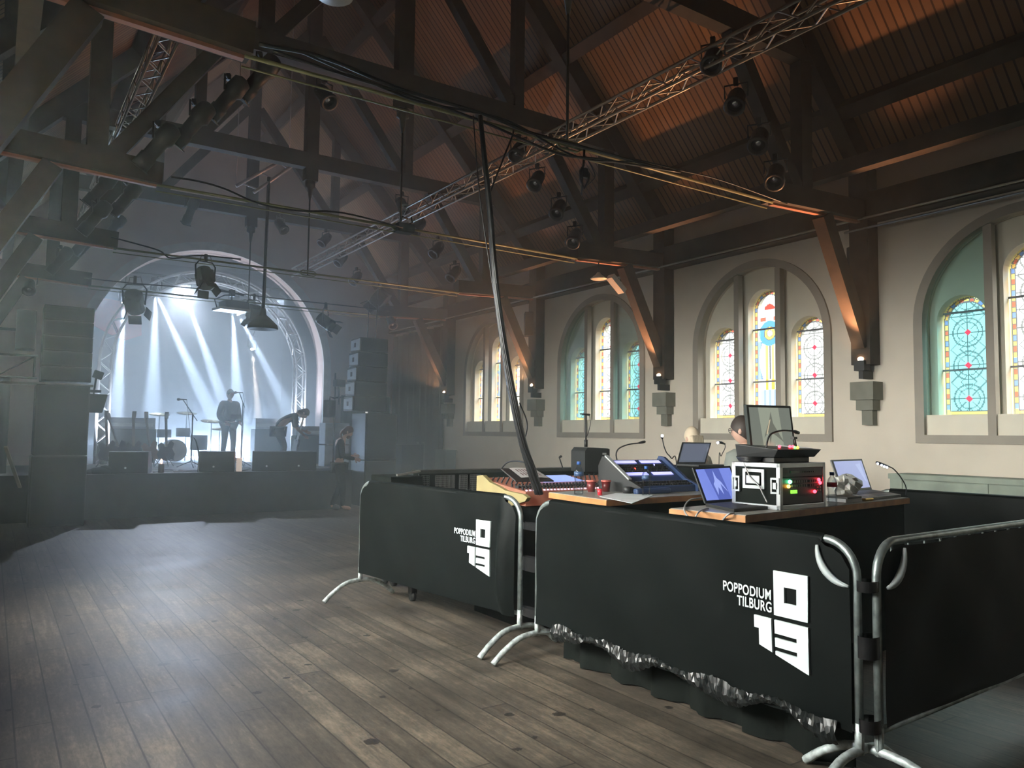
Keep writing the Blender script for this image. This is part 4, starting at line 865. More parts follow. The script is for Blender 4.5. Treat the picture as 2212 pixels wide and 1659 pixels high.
def person(label, cat, loc, rz, J, top, bottom, hair, hairlen=0, glasses=False, coat=0.0, sleeves=True, beard=False, shoes=None, scale=1.0):
    """J: joint dict in metres; figure faces -Y"""
    root = thing('person', label, cat, loc, rz); V = lambda k: Vector(J[k])
    names = ['pelvis', 'waist', 'chest', 'neck', 'headb']; jt = []; idx = {}
    R = {'pelvis': (0.155, 0.11), 'waist': (0.135, 0.095), 'chest': (0.165, 0.11), 'neck': 0.055, 'headb': 0.055, 'sh': 0.062, 'el': 0.042, 'wr': 0.027, 'hip': 0.09, 'kn': 0.055, 'an': 0.04, 'toe': 0.04, 'palm': (0.036, 0.02)}
    def add(k, p, r): idx[k] = len(jt); jt.append((tuple(p), r))
    for k in names: add(k, V(k), R[k])
    E = [(0, 1), (1, 2), (2, 3), (3, 4)]
    for s in 'LR':
        add('sh'+s, V('sh'+s), R['sh']); add('el'+s, V('el'+s), R['el']); add('wr'+s, V('wr'+s), R['wr'])
        d = (V('wr'+s)-V('el'+s)).normalized(); pm = V('wr'+s)+d*0.06; add('palm'+s, pm, R['palm'])
        E += [(idx['chest'], idx['sh'+s]), (idx['sh'+s], idx['el'+s]), (idx['el'+s], idx['wr'+s]), (idx['wr'+s], idx['palm'+s])]
        sd = d.cross(Vector((0, 1, 0.2))).normalized(); cu = sd.cross(d).normalized()
        for fi, (o_, ln) in enumerate(((-0.028, 0.06), (-0.01, 0.075), (0.01, 0.07), (0.027, 0.055))):
            a = pm+d*0.03+sd*o_; m_ = a+d*ln*0.5-cu*0.008; e = a+d*ln*0.85-cu*0.035
            add('f%d%s' % (fi, s), a, 0.011); add('g%d%s' % (fi, s), m_, 0.0095); add('h%d%s' % (fi, s), e, 0.008)
            E += [(idx['palm'+s], idx['f%d%s' % (fi, s)]), (idx['f%d%s' % (fi, s)], idx['g%d%s' % (fi, s)]), (idx['g%d%s' % (fi, s)], idx['h%d%s' % (fi, s)])]
        add('th'+s, pm-d*0.02+sd*-0.045, 0.012); add('ti'+s, pm+d*0.02+sd*-0.065-cu*0.01, 0.010); E += [(idx['palm'+s], idx['th'+s]), (idx['th'+s], idx['ti'+s])]
        add('hip'+s, V('hip'+s), R['hip']); add('kn'+s, V('kn'+s), R['kn']); add('an'+s, V('an'+s), R['an']); add('toe'+s, V('an'+s)+Vector(J.get('toe', (0, -0.17, -0.04))), R['toe'])
        E += [(0, idx['hip'+s]), (idx['hip'+s], idx['kn'+s]), (idx['kn'+s], idx['an'+s]), (idx['an'+s], idx['toe'+s])]
    me = skin_mesh('body', jt, E, SKIN)
    # head with face, joined into the body mesh
    bm = bmesh.new(); bm.from_mesh(me)
    H = V('headb'); fwd = Vector(J['face']).normalized(); upv = Vector(J.get('up', (0, 0, 1))).normalized(); sx = fwd.cross(upv).normalized(); upv = sx.cross(fwd)
    hb = MB(); n = 20; hv = []
    def hp(a, e):  # sculpted head
        x, y, z = math.sin(e)*math.sin(a), math.sin(e)*math.cos(a), math.cos(e)
        rx, ry, rz_ = 0.076, 0.095, 0.118; jaw = max(0, -z); w = 1-0.32*jaw**1.5; yy = y*ry
        if y > 0.5: yy += 0.022*math.exp(-((x/0.16)**2+((z+0.12)/0.2)**2)) - 0.008*math.exp(-(((abs(x)-0.36)/0.16)**2+((z-0.08)/0.12)**2)) + 0.006*math.exp(-((x/0.3)**2+((z+0.5)/0.1)**2))
        return H+upv*0.09+sx*(x*rx*w)+fwd*(yy*(1-0.05*jaw)+0.01)+upv*(z*rz_)
    hb.v = []; m = 14
    V_ = [hp(2*PI*k/n, PI*i/m) for i in range(m+1) for k in range(n)]
    hb.add(V_, [(i*n+k, (i+1)*n+k, (i+1)*n+(k+1) % n, i*n+(k+1) % n) for i in range(m) for k in range(n)], 0, True)
    for s in (-1, 1): hb.ball(H+upv*0.085+sx*(s*0.077), (0.012, 0.02, 0.03), 8)
    vm = [bm.verts.new(v) for v in hb.v]
    for f in hb.f:
        try: nf = bm.faces.new([vm[i] for i in f]); nf.smooth = True
        except ValueError: pass
    bmesh.ops.remove_doubles(bm, verts=bm.verts, dist=1e-4); bm.to_mesh(me); bm.free()
    o = bpy.data.objects.new('body', me); COL.objects.link(o); o.parent = root
    def cloth(nm, keys, ed, m_, grow):
        jj = [(jt[idx[k]][0], tuple(x+grow for x in (jt[idx[k]][1] if isinstance(jt[idx[k]][1], tuple) else (jt[idx[k]][1],)*2))) for k in keys]
        me2 = skin_mesh(nm, jj, ed, m_); oo = bpy.data.objects.new(nm, me2); COL.objects.link(oo); oo.parent = root; return oo
    ks = ['pelvis', 'waist', 'chest', 'shL', 'elL', 'shR', 'elR']; ed = [(0, 1), (1, 2), (2, 3), (3, 4), (2, 5), (5, 6)]
    if sleeves: ks += ['wrL', 'wrR']; ed += [(4, 7), (6, 8)]
    cloth('shirt', ks, ed, top, 0.016+coat)
    cloth('trousers', ['pelvis', 'hipL', 'knL', 'anL', 'hipR', 'knR', 'anR'], [(0, 1), (1, 2), (2, 3), (0, 4), (4, 5), (5, 6)], bottom, 0.014)
    cloth('shoes', ['anL', 'toeL', 'anR', 'toeR'], [(0, 1), (2, 3)], shoes or BLACK, 0.024)
    hm = MB(); n = 18; V_ = []
    for i in range(11):
        for k in range(n):
            a = 2*PI*k/n; e = PI*i/10*(0.60-0.21*math.cos(a)); p = hp(a, e); c = H+upv*0.09; V_.append(c+(p-c)*1.13+upv*0.008)
    hm.add(V_, [(i*n+k, (i+1)*n+k, (i+1)*n+(k+1) % n, i*n+(k+1) % n) for i in range(10) for k in range(n)], 0, True)
    if hairlen:
        for a in range(-3, 4):
            s0 = H+upv*0.12+sx*(a*0.022)-fwd*0.075; hm.tube(bez([s0, s0-upv*0.12-fwd*0.03, s0-Vector((0, 0, hairlen))-fwd*(0.03)+sx*a*0.006], 5), [0.026-0.0012*i for i in range(11)], 6)
    hm.build('hair', hair, root)
    if beard: bb = MB(); bb.ball(H+upv*0.015+fwd*0.055, (0.055, 0.045, 0.05), 12); bb.build('beard', hair, root)
    if glasses:
        g = MB()
        for s in (-1, 1):
            c = H+upv*0.1+sx*(s*0.034)+fwd*0.112; g.tube([c+sx*0.026*math.cos(2*PI*k/12)+upv*0.022*math.sin(2*PI*k/12) for k in range(12)], 0.003, 5, closed=True); g.tube([c+sx*(s*0.026), H+upv*0.1+sx*(s*0.08)-fwd*0.0], 0.003, 5)
        g.build('glasses', BLACK, root)
    root.scale = (scale,)*3
    return root
DK = mat('black_clothes', (0.02, 0.02, 0.022), 0.9); DKB = mat('dark_blue_trousers', (0.04, 0.045, 0.06), 0.9); GJ = mat('grey_jacket', (0.20, 0.22, 0.20), 0.85); HB = mat('dark_brown_hair', (0.03, 0.02, 0.015), 0.6); HL = mat('light_blond_hair', (0.62, 0.52, 0.38), 0.6); HR = mat('red_brown_hair', (0.12, 0.06, 0.04), 0.6)
stand = dict(pelvis=(0, 0, 0.95), waist=(0, 0, 1.12), chest=(0, 0.01, 1.33), neck=(0, 0.01, 1.5), headb=(0, 0, 1.57), shL=(0.19, 0, 1.42), elL=(0.27, 0.02, 1.13), wrL=(0.2, -0.15, 0.98), shR=(-0.19, 0, 1.42), elR=(-0.27, 0.02, 1.13), wrR=(-0.2, -0.15, 0.98), hipL=(0.1, 0, 0.9), knL=(0.13, -0.02, 0.5), anL=(0.15, 0.02, 0.09), hipR=(-0.1, 0, 0.9), knR=(-0.13, -0.02, 0.5), anR=(-0.15, 0.02, 0.09), face=(0, -1, 0))
p = at(495, 905, 1, 19.2)
p = at(495, 905, 1, 20.6)
person('broad person standing as a silhouette in the blue stage haze', 'person', (p.x, 20.6, 0.8), 0.4, stand, DK, DKB, HB, coat=0.035, scale=1.05)
# bending guitarist at the right of the stage (faces +X)
bend = dict(stand); bend.update(pelvis=(0, 0.05, 0.86), waist=(0, -0.03, 1.02), chest=(0, -0.22, 1.16), neck=(0, -0.37, 1.2), headb=(0, -0.43, 1.17), shL=(0.17, -0.3, 1.17), elL=(0.24, -0.36, 0.9), wrL=(0.12, -0.55, 0.82), shR=(-0.17, -0.3, 1.17), elR=(-0.25, -0.32, 0.88), wrR=(-0.1, -0.5, 0.74), face=(0, -0.6, -0.8), up=(0, -0.75, 0.65), hipL=(0.1, 0.04, 0.82), knL=(0.13, -0.12, 0.46), hipR=(-0.1, 0.04, 0.82), knR=(-0.13, -0.1, 0.46))
p = at(603, 985, 1, 17.2)
person('guitarist bending forward over a guitar at the right of the stage, dark t-shirt', 'person', (p.x, 17.2, 0.8), math.radians(80), bend, DK, DKB, HR, hairlen=0.12, sleeves=False)
g = thing('electric_guitar', 'bright edged guitar held nearly upright by the bending guitarist', 'guitar', (p.x+0.38, 17.15, 1.42), 0)
b = MB(); R = Matrix.Rotation(0.22, 4, 'Y'); out = [(-0.16, 0), (-0.19, 0.1), (-0.14, 0.2), (-0.17, 0.3), (-0.1, 0.36), (0, 0.3), (0.1, 0.4), (0.17, 0.34), (0.13, 0.22), (0.18, 0.1), (0.15, 0), (0, -0.05)]
b.prism([out], lambda u, v: R @ Vector((-0.02, u, v-0.35)), lambda u, v: R @ Vector((0.025, u, v-0.35))); b.build('body', mat('guitar_dark2', (0.03, 0.03, 0.03), 0.25), g)
b = MB(); b.beam(R @ Vector((0, 0, 0)), R @ Vector((0.02, 0, 0.62)), 0.05, 0.03); b.build('neck', CHROME, g)
b = MB(); b.beam(R @ Vector((0.02, 0, 0.6)), R @ Vector((0.05, 0, 0.74)), 0.08, 0.02); b.build('headstock', BLACK, g)
# man standing on the floor before the stage, looking at his phone
ph = dict(stand); ph.update(chest=(0, -0.03, 1.33), neck=(0, -0.07, 1.48), headb=(0, -0.11, 1.53), elL=(0.24, -0.04, 1.12), wrL=(0.08, -0.27, 1.12), elR=(-0.24, -0.04, 1.12), wrR=(-0.06, -0.3, 1.06), face=(0, -0.9, -0.4), up=(0, -0.4, 0.9), knL=(0.1, -0.04, 0.5), anL=(0.1, 0.12, 0.09), knR=(-0.1, -0.08, 0.5), anR=(-0.1, -0.08, 0.09))
p = at(710, 1092, 2, 0.0)
person('long haired person in black standing on the floor beside the stage, arms bent', 'person', (5.95, 15.15, 0), math.radians(75), ph, DK, DK, HR, hairlen=0.3, beard=True, shoes=mat('grey_trainers', (0.12, 0.12, 0.12), 0.6))

# ============================================================ FOH POSITION
ZT = 1.15
def T_(px, py, z=ZT): return at(px, py, 2, z)
def quadtable(name, label, N, Lf, Rt, z, skirt):
    t = thing(name, label, 'table', (N.x, N.y, 0)); N = Vector((0, 0)); 
    return t
def table(name, label, N, L_, R_, z=ZT):
    """near corner N, left corner L_, right corner R_ : parallelogram worktop on black draped trestle"""
    N, L_, R_ = [Vector((v.x, v.y, 0)) for v in (N, L_, R_)]; F = L_+R_-N; t = thing(name, label, 'table', (N.x, N.y, 0))
    Q = [Vector((0, 0, 0)), R_-N, F-N, L_-N]; c = sum(Q, Vector())/4
    b = MB(); b.hexa([q+Vector((0, 0, z-0.045)) for q in Q]+[q+Vector((0, 0, z-0.004)) for q in Q]); b.build('edge_band', WOOD, t)
    b = MB(); I = [c+(q-c)*0.99 for q in Q]; b.hexa([q+Vector((0, 0, z-0.005)) for q in I]+[q+Vector((0, 0, z)) for q in I]); b.build('tabletop', LAMINATE, t)
    b = MB(); I = [c+(q-c)*0.94 for q in Q]; b.hexa([q+Vector((0, 0, 0.06)) for q in I]+[q+Vector((0, 0, z-0.045)) for q in I]); b.build('cloth_skirt', BLACKM, t)
    for q in I: b = MB(); b.tube([q+Vector((0, 0, 0)), q+Vector((0, 0, 0.08))], 0.02, 8); b.build('leg', BLACK, t)
    return t
tN, tL, tR = T_(1610, 1113), T_(1445, 1098), T_(1965, 1075)
table('equipment_table', 'long table with orange wood edge carrying the flight case and laptops', tN, tL, tR)
table('equipment_table', 'wood edged table holding papers, cups and the blue lighting desk', T_(1310, 1080), T_(1185, 1063), T_(1310, 1080)+Vector((1.5, 0.1, 0)))
# --- flight case rack
rc = T_(1686, 1103); rw, rd, ang, z_r = 0.525, 0.36, 0.07, 0.292
t = thing('flight_case', 'black rack flight case with silver edges and glowing video switcher', 'flight case', rc, ang)
b = MB(); b.bx((0.01, 0.02, 0.01), (rw-0.01, rd-0.01, z_r-0.01)); b.build('panel', BLACKM, t)
b = MB()
for x in (0.0, rw-0.03):
    for y in (0.0, rd-0.03): b.bx((x, y, 0), (x+0.03, y+0.03, z_r))
for z in (0.0, z_r-0.03):
    for x in (0.0, rw-0.03): b.bx((x, 0, z), (x+0.03, rd, z+0.03))
    for y in (0.0, rd-0.03): b.bx((0, y, z), (rw, y+0.03, z+0.03))
b.build('edge_profile', CHROME, t, bevel=0.003)
b = MB(); y0 = rd*0.5; 
b.prism([[(y0-0.07, 0.125), (y0+0.09, 0.125), (y0+0.09, 0.25), (y0-0.07, 0.25)], [(y0-0.05, 0.145), (y0+0.07, 0.145), (y0+0.07, 0.23), (y0-0.05, 0.23)]], lambda u, v: (-0.008, u, v), lambda u, v: (0.012, u, v)); b.bx((-0.015, y0-0.04, 0.155), (-0.004, y0+0.06, 0.21)); b.build('handle', CHROME, t, bevel=0.004)
for y in (0.035, rd-0.035):
    b = MB(); b.prism([[(y-0.03, 0.1), (y+0.03, 0.1), (y+0.03, 0.20), (y-0.03, 0.20)], [(y-0.02, 0.112), (y+0.02, 0.112), (y+0.02, 0.188), (y-0.02, 0.188)]], lambda u, v: (-0.008, u, v), lambda u, v: (0.012, u, v)); b.box((-0.006, y, 0.15), (0.012, 0.022, 0.04)); b.build('latch', CHROME, t)
RK = mat('rack_unit_grey', (0.035, 0.038, 0.04), 0.45); GB = mat('small_grey_buttons', (0.32, 0.33, 0.3), 0.5)
units = MB()
b = MB(); b.bx((0.032, 0.005, 0.205), (rw-0.032, 0.022, 0.262)); u1 = b.build('rack_unit', RK, t)
b = MB(); b.bx((0.12, 0.0, 0.228), (0.22, 0.006, 0.243)); [b.bx((0.26+k*0.025, 0, 0.23), (0.268+k*0.025, 0.006, 0.238)) for k in range(6)]; b.build('display', GB, u1)
b = MB(); b.bx((0.032, 0.005, 0.08), (rw-0.032, 0.022, 0.2)); u2 = b.build('rack_unit', RK, t)
b = MB()
for r_ in range(2):
    for k in range(12): x = 0.13+k*0.026+(0.02 if k > 6 else 0); b.bx((x, -0.002, 0.14+r_*0.027), (x+0.013, 0.006, 0.155+r_*0.027))
for r_ in range(3):
    for k in range(2): b.bx((rw-0.1+k*0.025, -0.002, 0.105+r_*0.02), (rw-0.087+k*0.025, 0.006, 0.117+r_*0.02))
b.build('button', GB, u2)
def led(par, x, y, z, col, s=0.011, es=12):
    b = MB(); b.ball((x, y, z), s, 8); b.build('indicator_light', mat('led_%02d%02d%02d' % tuple(int(c*10) for c in col), col, 0.4, emit=col, es=es), par)
led(u2, 0.1, -0.004, 0.175, (0.1, 1, 0.4), 0.013); led(u2, 0.085, -0.004, 0.147, (1, 0.45, 0.05), 0.012)
led(u2, rw-0.09, -0.004, 0.18, (1, 0.03, 0.05), 0.012); led(u2, rw-0.075, -0.004, 0.16, (1, 0.03, 0.05), 0.012); led(u2, rw-0.14, -0.004, 0.105, (1, 0.03, 0.05), 0.012)
b = MB(); b.bx((0.12, -0.002, 0.1), (0.185, 0.006, 0.122)); b.build('screen', mat('green_display', (0.3, 0.8, 0.1), 0.4, emit=(0.3, 0.9, 0.08), es=1.3), u2)
b = MB(); b.bx((0.035, 0.005, 0.035), (rw-0.035, 0.022, 0.085)); b.build('rack_unit', RK, t)
RM = Matrix.Translation(rc) @ Matrix.Rotation(ang, 4, 'Z')
# --- vision mixer on the case
mpos = RM @ Vector((0.03, 0.06, z_r+0.035))
t = thing('vision_mixer', 'black vision mixer with red and green lights on top of the flight case', 'mixer', mpos, ang)
mw = rw-0.06
b = MB(); b.hexa([Vector(v) for v in ((0, 0, 0), (mw, 0, 0), (mw, 0.28, 0), (0, 0.28, 0), (-0.02, -0.04, 0.05), (mw+0.02, -0.04, 0.05), (mw+0.02, 0.28, 0.08), (-0.02, 0.28, 0.08))]); b.bx((0.03, 0.02, -0.035), (mw-0.03, 0.26, 0)); b.build('case', BLACK, t, bevel=0.004)
for x, c in ((0.12, (1, 0.03, 0.03)), (0.24, (1, 0.03, 0.03)), (0.275, (1, 0.03, 0.03)), (0.235, (0.1, 0.9, 0.1)), (0.265, (1, 0.6, 0.05))):
    led(t, x, 0.0 if c[1] > 0.1 else 0.04, 0.062 if c[1] > 0.1 else 0.068, c, 0.010, 5)
b = MB(); b.hexa([Vector(v) for v in ((mw-0.2, 0.0, 0.056), (mw-0.02, 0.0, 0.056), (mw-0.02, 0.3, 0.09), (mw-0.2, 0.3, 0.09), (mw-0.2, 0.0, 0.058), (mw-0.02, 0.0, 0.058), (mw-0.02, 0.3, 0.092), (mw-0.2, 0.3, 0.092))]); b.build('button_panel', mat('pale_button_panel', (0.6, 0.6, 0.62), 0.3), t)
b = MB(); b.tube([(mw-0.12, 0.06, 0.06), (mw-0.14, 0.06, 0.12)], 0.008, 6); b.box((mw-0.145, 0.06, 0.125), (0.04, 0.025, 0.015)); b.build('fader_bar', BLACK, t)
# gooseneck lamp curved over the screen
def gooseneck(label, pts, headpts, r=0.006, lit=None, plane=None):
    t = thing('gooseneck_lamp', label, 'lamp', pts[0]); o0 = Vector(pts[0]); P = [Vector(p)-o0 for p in pts]; Hh = [Vector(p)-o0 for p in headpts]
    b = MB(); b.tube(bez(P, 7), r, 6); b.build('neck', BLACK, t)
    b = MB(); b.tube(Hh, [0.008, 0.013, 0.011][:len(Hh)] if len(Hh) == 3 else 0.012, 8); b.build('head', BLACK, t)
    if lit:
        b = MB(); b.ball(Hh[-1]+Vector((-0.003, -0.012, -0.006)), 0.012, 8); b.build('bulb', mat('lamp_white_glow', (1, 1, 1), 0.4, emit=(0.8, 0.8, 1.0), es=lit), t)
    return t
gy = mpos.y+0.02
gooseneck('black gooseneck lamp arching over the monitor screen', [at(x, y, 1, gy) for x, y in ((1655, 968), (1659, 948), (1668, 936), (1690, 930), (1712, 931))], [at(x, y, 1, gy) for x, y in ((1712, 931), (1718, 933), (1725, 935))])
# --- monitor
mc = RM @ Vector((0.0, 0.3, 0)); yM = mc.y
A = at(1612, 874, 1, yM); B_ = at(1708, 877, 1, yM-0.1); Cc = at(1719, 968, 1, yM-0.1); D = at(1622, 972, 1, yM)
def screen_obj(name, label, A, B_, Cc, D, thick, border, frame_m, shows, cat='monitor', group=None, extra=None):
    """flat display from its four front corners (A top left, B top right, C bottom right, D bottom left)"""
    cen = (A+B_+Cc+D)/4; t = thing(name, label, cat, cen); A, B_, Cc, D = [p-cen for p in (A, B_, Cc, D)]
    nrm = (B_-A).cross(D-A).normalized()
    if nrm.dot(EYE-cen) < 0: nrm = -nrm
    def uv(u, v, h=0): return A.lerp(B_, u).lerp(D.lerp(Cc, u), v)+nrm*h
    b = MB(); b.hexa([uv(0, 0, -thick), uv(1, 0, -thick), uv(1, 1, -thick), uv(0, 1, -thick), uv(0, 0), uv(1, 0), uv(1, 1), uv(0, 1)]); b.build('frame' if extra is None else 'lid', frame_m, t, bevel=0.003)
    b = MB(); e = border
    b.add([uv(e, e*1.2, 0.002), uv(1-e, e*1.2, 0.002), uv(1-e, 1-e*1.4, 0.002), uv(e, 1-e*1.4, 0.002)], [(0, 1, 2, 3)], 0)
    mats = [shows[0]]
    for k, (poly, m_) in enumerate(shows[1:]):
        V = [uv(e+(1-2*e)*u, e*1.2+(1-2.6*e)*v, 0.0025+0.0003*k) for u, v in poly]; b.add(V, [tuple(range(len(V)))], len(mats)); mats.append(m_)
    b.build('screen', mats, t)
    return t, uv
E_ = lambda nm, c, s: mat(nm, (0.02, 0.02, 0.02), 0.25, emit=c, es=s)
bars = lambda a, b_, c, f: [a, ([(0.22, 0), (0.72, 0), (0.76, 1), (0.27, 1)], b_), ([(0.52, 0.1), (0.46, 0.35), (0.36, 0.6), (0.3, 0.78), (0.42, 0.62), (0.44, 0.95), (0.5, 0.65), (0.62, 0.75), (0.78, 0.92), (0.66, 0.65), (0.55, 0.4)], c), ([(0.5, 0.3), (0.47, 0.32), (0.36, 0.68), (0.39, 0.68)], f)]
t, uvm = screen_obj('monitor', 'flat monitor with a grey picture standing on the vision mixer', A, B_, Cc, D, 0.035, 0.045, mat('dark_monitor_frame', (0.03, 0.035, 0.03), 0.4), bars(E_('mon_a', (0.17, 0.19, 0.16), 1), E_('mon_b', (0.30, 0.33, 0.26), 1), E_('mon_c', (0.15, 0.16, 0.13), 1), E_('mon_d', (0.6, 0.5, 0.33), 1)))
b = MB(); lo = uvm(0.55, 1.0, -0.05); b.beam(lo+Vector((0, 0, 0.06)), lo-Vector((0, 0, 0.03)), 0.08, 0.02); b.build('stand', BLACK, t)
# --- laptops
def laptop(label, h0, h1, dep, A, B_, shows, frame_m=None, keys=True, h=0.02):
    """h0,h1 hinge ends on the table, dep vector to the front edge, A,B top corners of the lid"""
    fm = frame_m or BLACK
    up = Vector((0, 0, h)); t, uv = screen_obj('laptop', label, A, B_, h1+up, h0+up, 0.012, 0.05, fm, shows, 'laptop', None, True)
    c = Vector(t.location); Q = [h0-c, h1-c, h1+dep-c, h0+dep-c]
    b = MB(); b.hexa(Q+[q+up for q in Q]); b.build('base', fm, t, bevel=0.003)
    K = lambda u, v: Q[0].lerp(Q[1], u).lerp(Q[3].lerp(Q[2], u), v)+up+Vector((0, 0, 0.001))
    b = MB()
    for r_ in range(5):
        for k in range(12): b.add([K(0.08+k*0.07, 0.1+r_*0.1), K(0.135+k*0.07, 0.1+r_*0.1), K(0.135+k*0.07, 0.175+r_*0.1), K(0.08+k*0.07, 0.175+r_*0.1)], [(0, 1, 2, 3)])
    b.add([K(0.35, 0.68), K(0.65, 0.68), K(0.65, 0.92), K(0.35, 0.92)], [(0, 1, 2, 3)]); b.build('keyboard', mat('laptop_keys', (0.06, 0.06, 0.065), 0.5), t)
    return t
h0, h1 = T_(1524, 1094), T_(1604, 1088); y1_ = h0.y+0.06
dp = T_(1612, 1112)-h0; dp = dp*0.72
LB = lambda s: [E_('lap_a', (0.20, 0.27, 0.78), 1.0), ([(0.24, 0), (0.66, 0), (0.74, 1), (0.36, 1)], E_('lap_b', (0.10, 0.14, 0.50), 1.0)), ([(0.46, 0.05), (0.42, 0.4), (0.36, 0.5), (0.4, 0.85), (0.47, 0.6), (0.56, 0.85), (0.56, 0.5), (0.72, 0.8), (0.6, 0.45), (0.5, 0.3)], E_('lap_c', (0.36, 0.45, 0.95), 1.0))]
laptop('open laptop with a blue picture, in front of the flight case', h0, h1, dp, at(1496, 1010, 1, y1_+0.03), at(1578, 1006, 1, h1.y+0.09), LB(1))
h0, h1 = T_(1818, 1068), T_(1884, 1062); dp = (T_(1950, 1074)-h1)*0.95
laptop('open laptop with a pale lilac screen at the right end of the table', h0, h1, dp, at(1795, 993, 1, h0.y+0.08), at(1862, 991, 1, h1.y+0.1), [E_('lp2_a', (0.36, 0.40, 0.68), 1.0), ([(0.4, 0.2), (0.9, 0.1), (0.95, 0.8), (0.5, 0.9)], E_('lp2_b', (0.44, 0.50, 0.78), 1.0))], mat('grey_laptop', (0.12, 0.12, 0.12), 0.4))
h0, h1 = T_(1462, 1006, 1.32), T_(1524, 1006, 1.32); 
laptop('dim grey laptop behind the blue lighting desk', h0, h1, Vector((0.0, -0.28, 0)), at(1474, 955, 1, h0.y+0.05), at(1537, 956, 1, h1.y+0.05), [E_('lp3_a', (0.10, 0.12, 0.16), 1.0), ([(0.05, 0.05), (0.9, 0.05), (0.9, 0.9), (0.05, 0.9)], E_('lp3_b', (0.12, 0.14, 0.19), 1.0))])
lb = h0.lerp(h1, 0.5); b = MB(); b.bx((lb.x-0.35, lb.y-0.38, 0), (lb.x+0.4, lb.y+0.3, 1.318)); tag(b.build('road_case', BLACKM, bevel=0.01), 'tall black trunk carrying the dim grey laptop', 'trunk')
# --- bottles
def bottle(label, loc, s=1.0, red=False):
    t = thing('water_bottle', label, 'bottle', loc, 0, 'water bottles on the tables')
    b = MB(); b.lathe([(0.03, 0), (0.033, 0.01), (0.031, 0.03), (0.033, 0.06), (0.027, 0.09), (0.033, 0.12), (0.033, 0.155), (0.026, 0.178), (0.013, 0.195), (0.0125, 0.205)], 16); b.build('bottle', CLEAR, t)
    b = MB(); b.lathe([(0.0335, 0.125), (0.0335, 0.155)], 16); b.build('wrapper', mat('red_wrapper' if red else 'dark_blue_wrapper', (0.5, 0.05, 0.08) if red else (0.05, 0.09, 0.18), 0.4), t)
    b = MB(); b.lathe([(0.015, 0.203), (0.015, 0.222), (0.013, 0.224)], 14); b.build('cap', mat('blue_cap', (0.03, 0.10, 0.35), 0.4), t)
    t.scale = (s,)*3; return t
bt = bottle('clear water bottle with blue cap, left one beside the red cups', T_(1250, 1068), 1.12)
bottle('clear water bottle with blue cap in front of the blue lighting desk', T_(1396, 1071), 1.0)
bottle('clear water bottle with red label right of the flight case', T_(1798, 1092), 1.0, True)
# --- plastic bag, notebook, phone, usb lamp
p = T_(1832, 1072); b = MB()
random.seed(11); n = 16; V_ = []
for i in range(9):
    for k in range(n):
        e = PI*i/8; rr = 1+0.28*math.sin(k*2.3+i*1.7)*math.sin(e)+random.uniform(-0.1, 0.1)
        V_.append((0.15*rr*math.sin(e)*math.cos(2*PI*k/n), 0.07*rr*math.sin(e)*math.sin(2*PI*k/n), 0.085+0.085*math.cos(e)*(1+0.1*math.sin(k))))
b.add(V_, [(i*n+k, (i+1)*n+k, (i+1)*n+(k+1) % n, i*n+(k+1) % n) for i in range(8) for k in range(n)], 0, False)
o = b.build('plastic_bag', mat('white_crumpled_plastic', (0.66, 0.66, 0.62), 0.35, bump=0.5, vscale=25)); o.location = (p.x-0.02, p.y, ZT); tag(o, 'crumpled white plastic bag in front of the pale laptop screen', 'bag')
p = T_(1838, 1084); b = MB(); b.box((0, 0, 0.012), (0.2, 0.15, 0.024)); o = b.build('notebook', mat('white_paper_block', (0.6, 0.6, 0.6), 0.6)); o.location = (p.x, p.y+0.05, ZT); tag(o, 'white edged notebook beside the right bottle', 'notebook')
b = MB(); b.box((0, 0, 0.006), (0.21, 0.16, 0.012)); o = b.build('folder', BLACK); o.location = (p.x, p.y+0.055, ZT+0.0245); o.rotation_euler = (0, 0, 0.1); tag(o, 'thin black folder lying on the notebook', 'folder')
p = T_(1880, 1082); b = MB(); b.box((0, 0, 0.01), (0.11, 0.035, 0.02)); o = b.build('torch', mat('brass_yellow', (0.6, 0.4, 0.1), 0.25, 0.8), bevel=0.008); o.location = (p.x, p.y+0.02, ZT); tag(o, 'small brass coloured object near the edge of the long table', 'torch')
yL = T_(1955, 1066).y
t = gooseneck('silver clip lamp with a row of lit bulbs at the right end of the table', [at(x, y, 1, yL) for x, y in ((1957, 1070), (1957, 1052), (1945, 1030), (1930, 1013), (1918, 1007))], [at(1918, 1007, 1, yL), at(1905, 1003, 1, yL), at(1894, 999, 1, yL)], 0.005)
for x, y in ((1916, 1008), (1910, 1006), (1904, 1003), (1896, 1000)):
    b = MB(); b.ball(at(x, y, 1, yL-0.01)-t.location-Vector((0, 0, 0.006)), 0.009, 8); b.build('bulb', mat('bulb_blue_white', (1, 1, 1), 0.4, emit=(0.6, 0.7, 1), es=9), t)
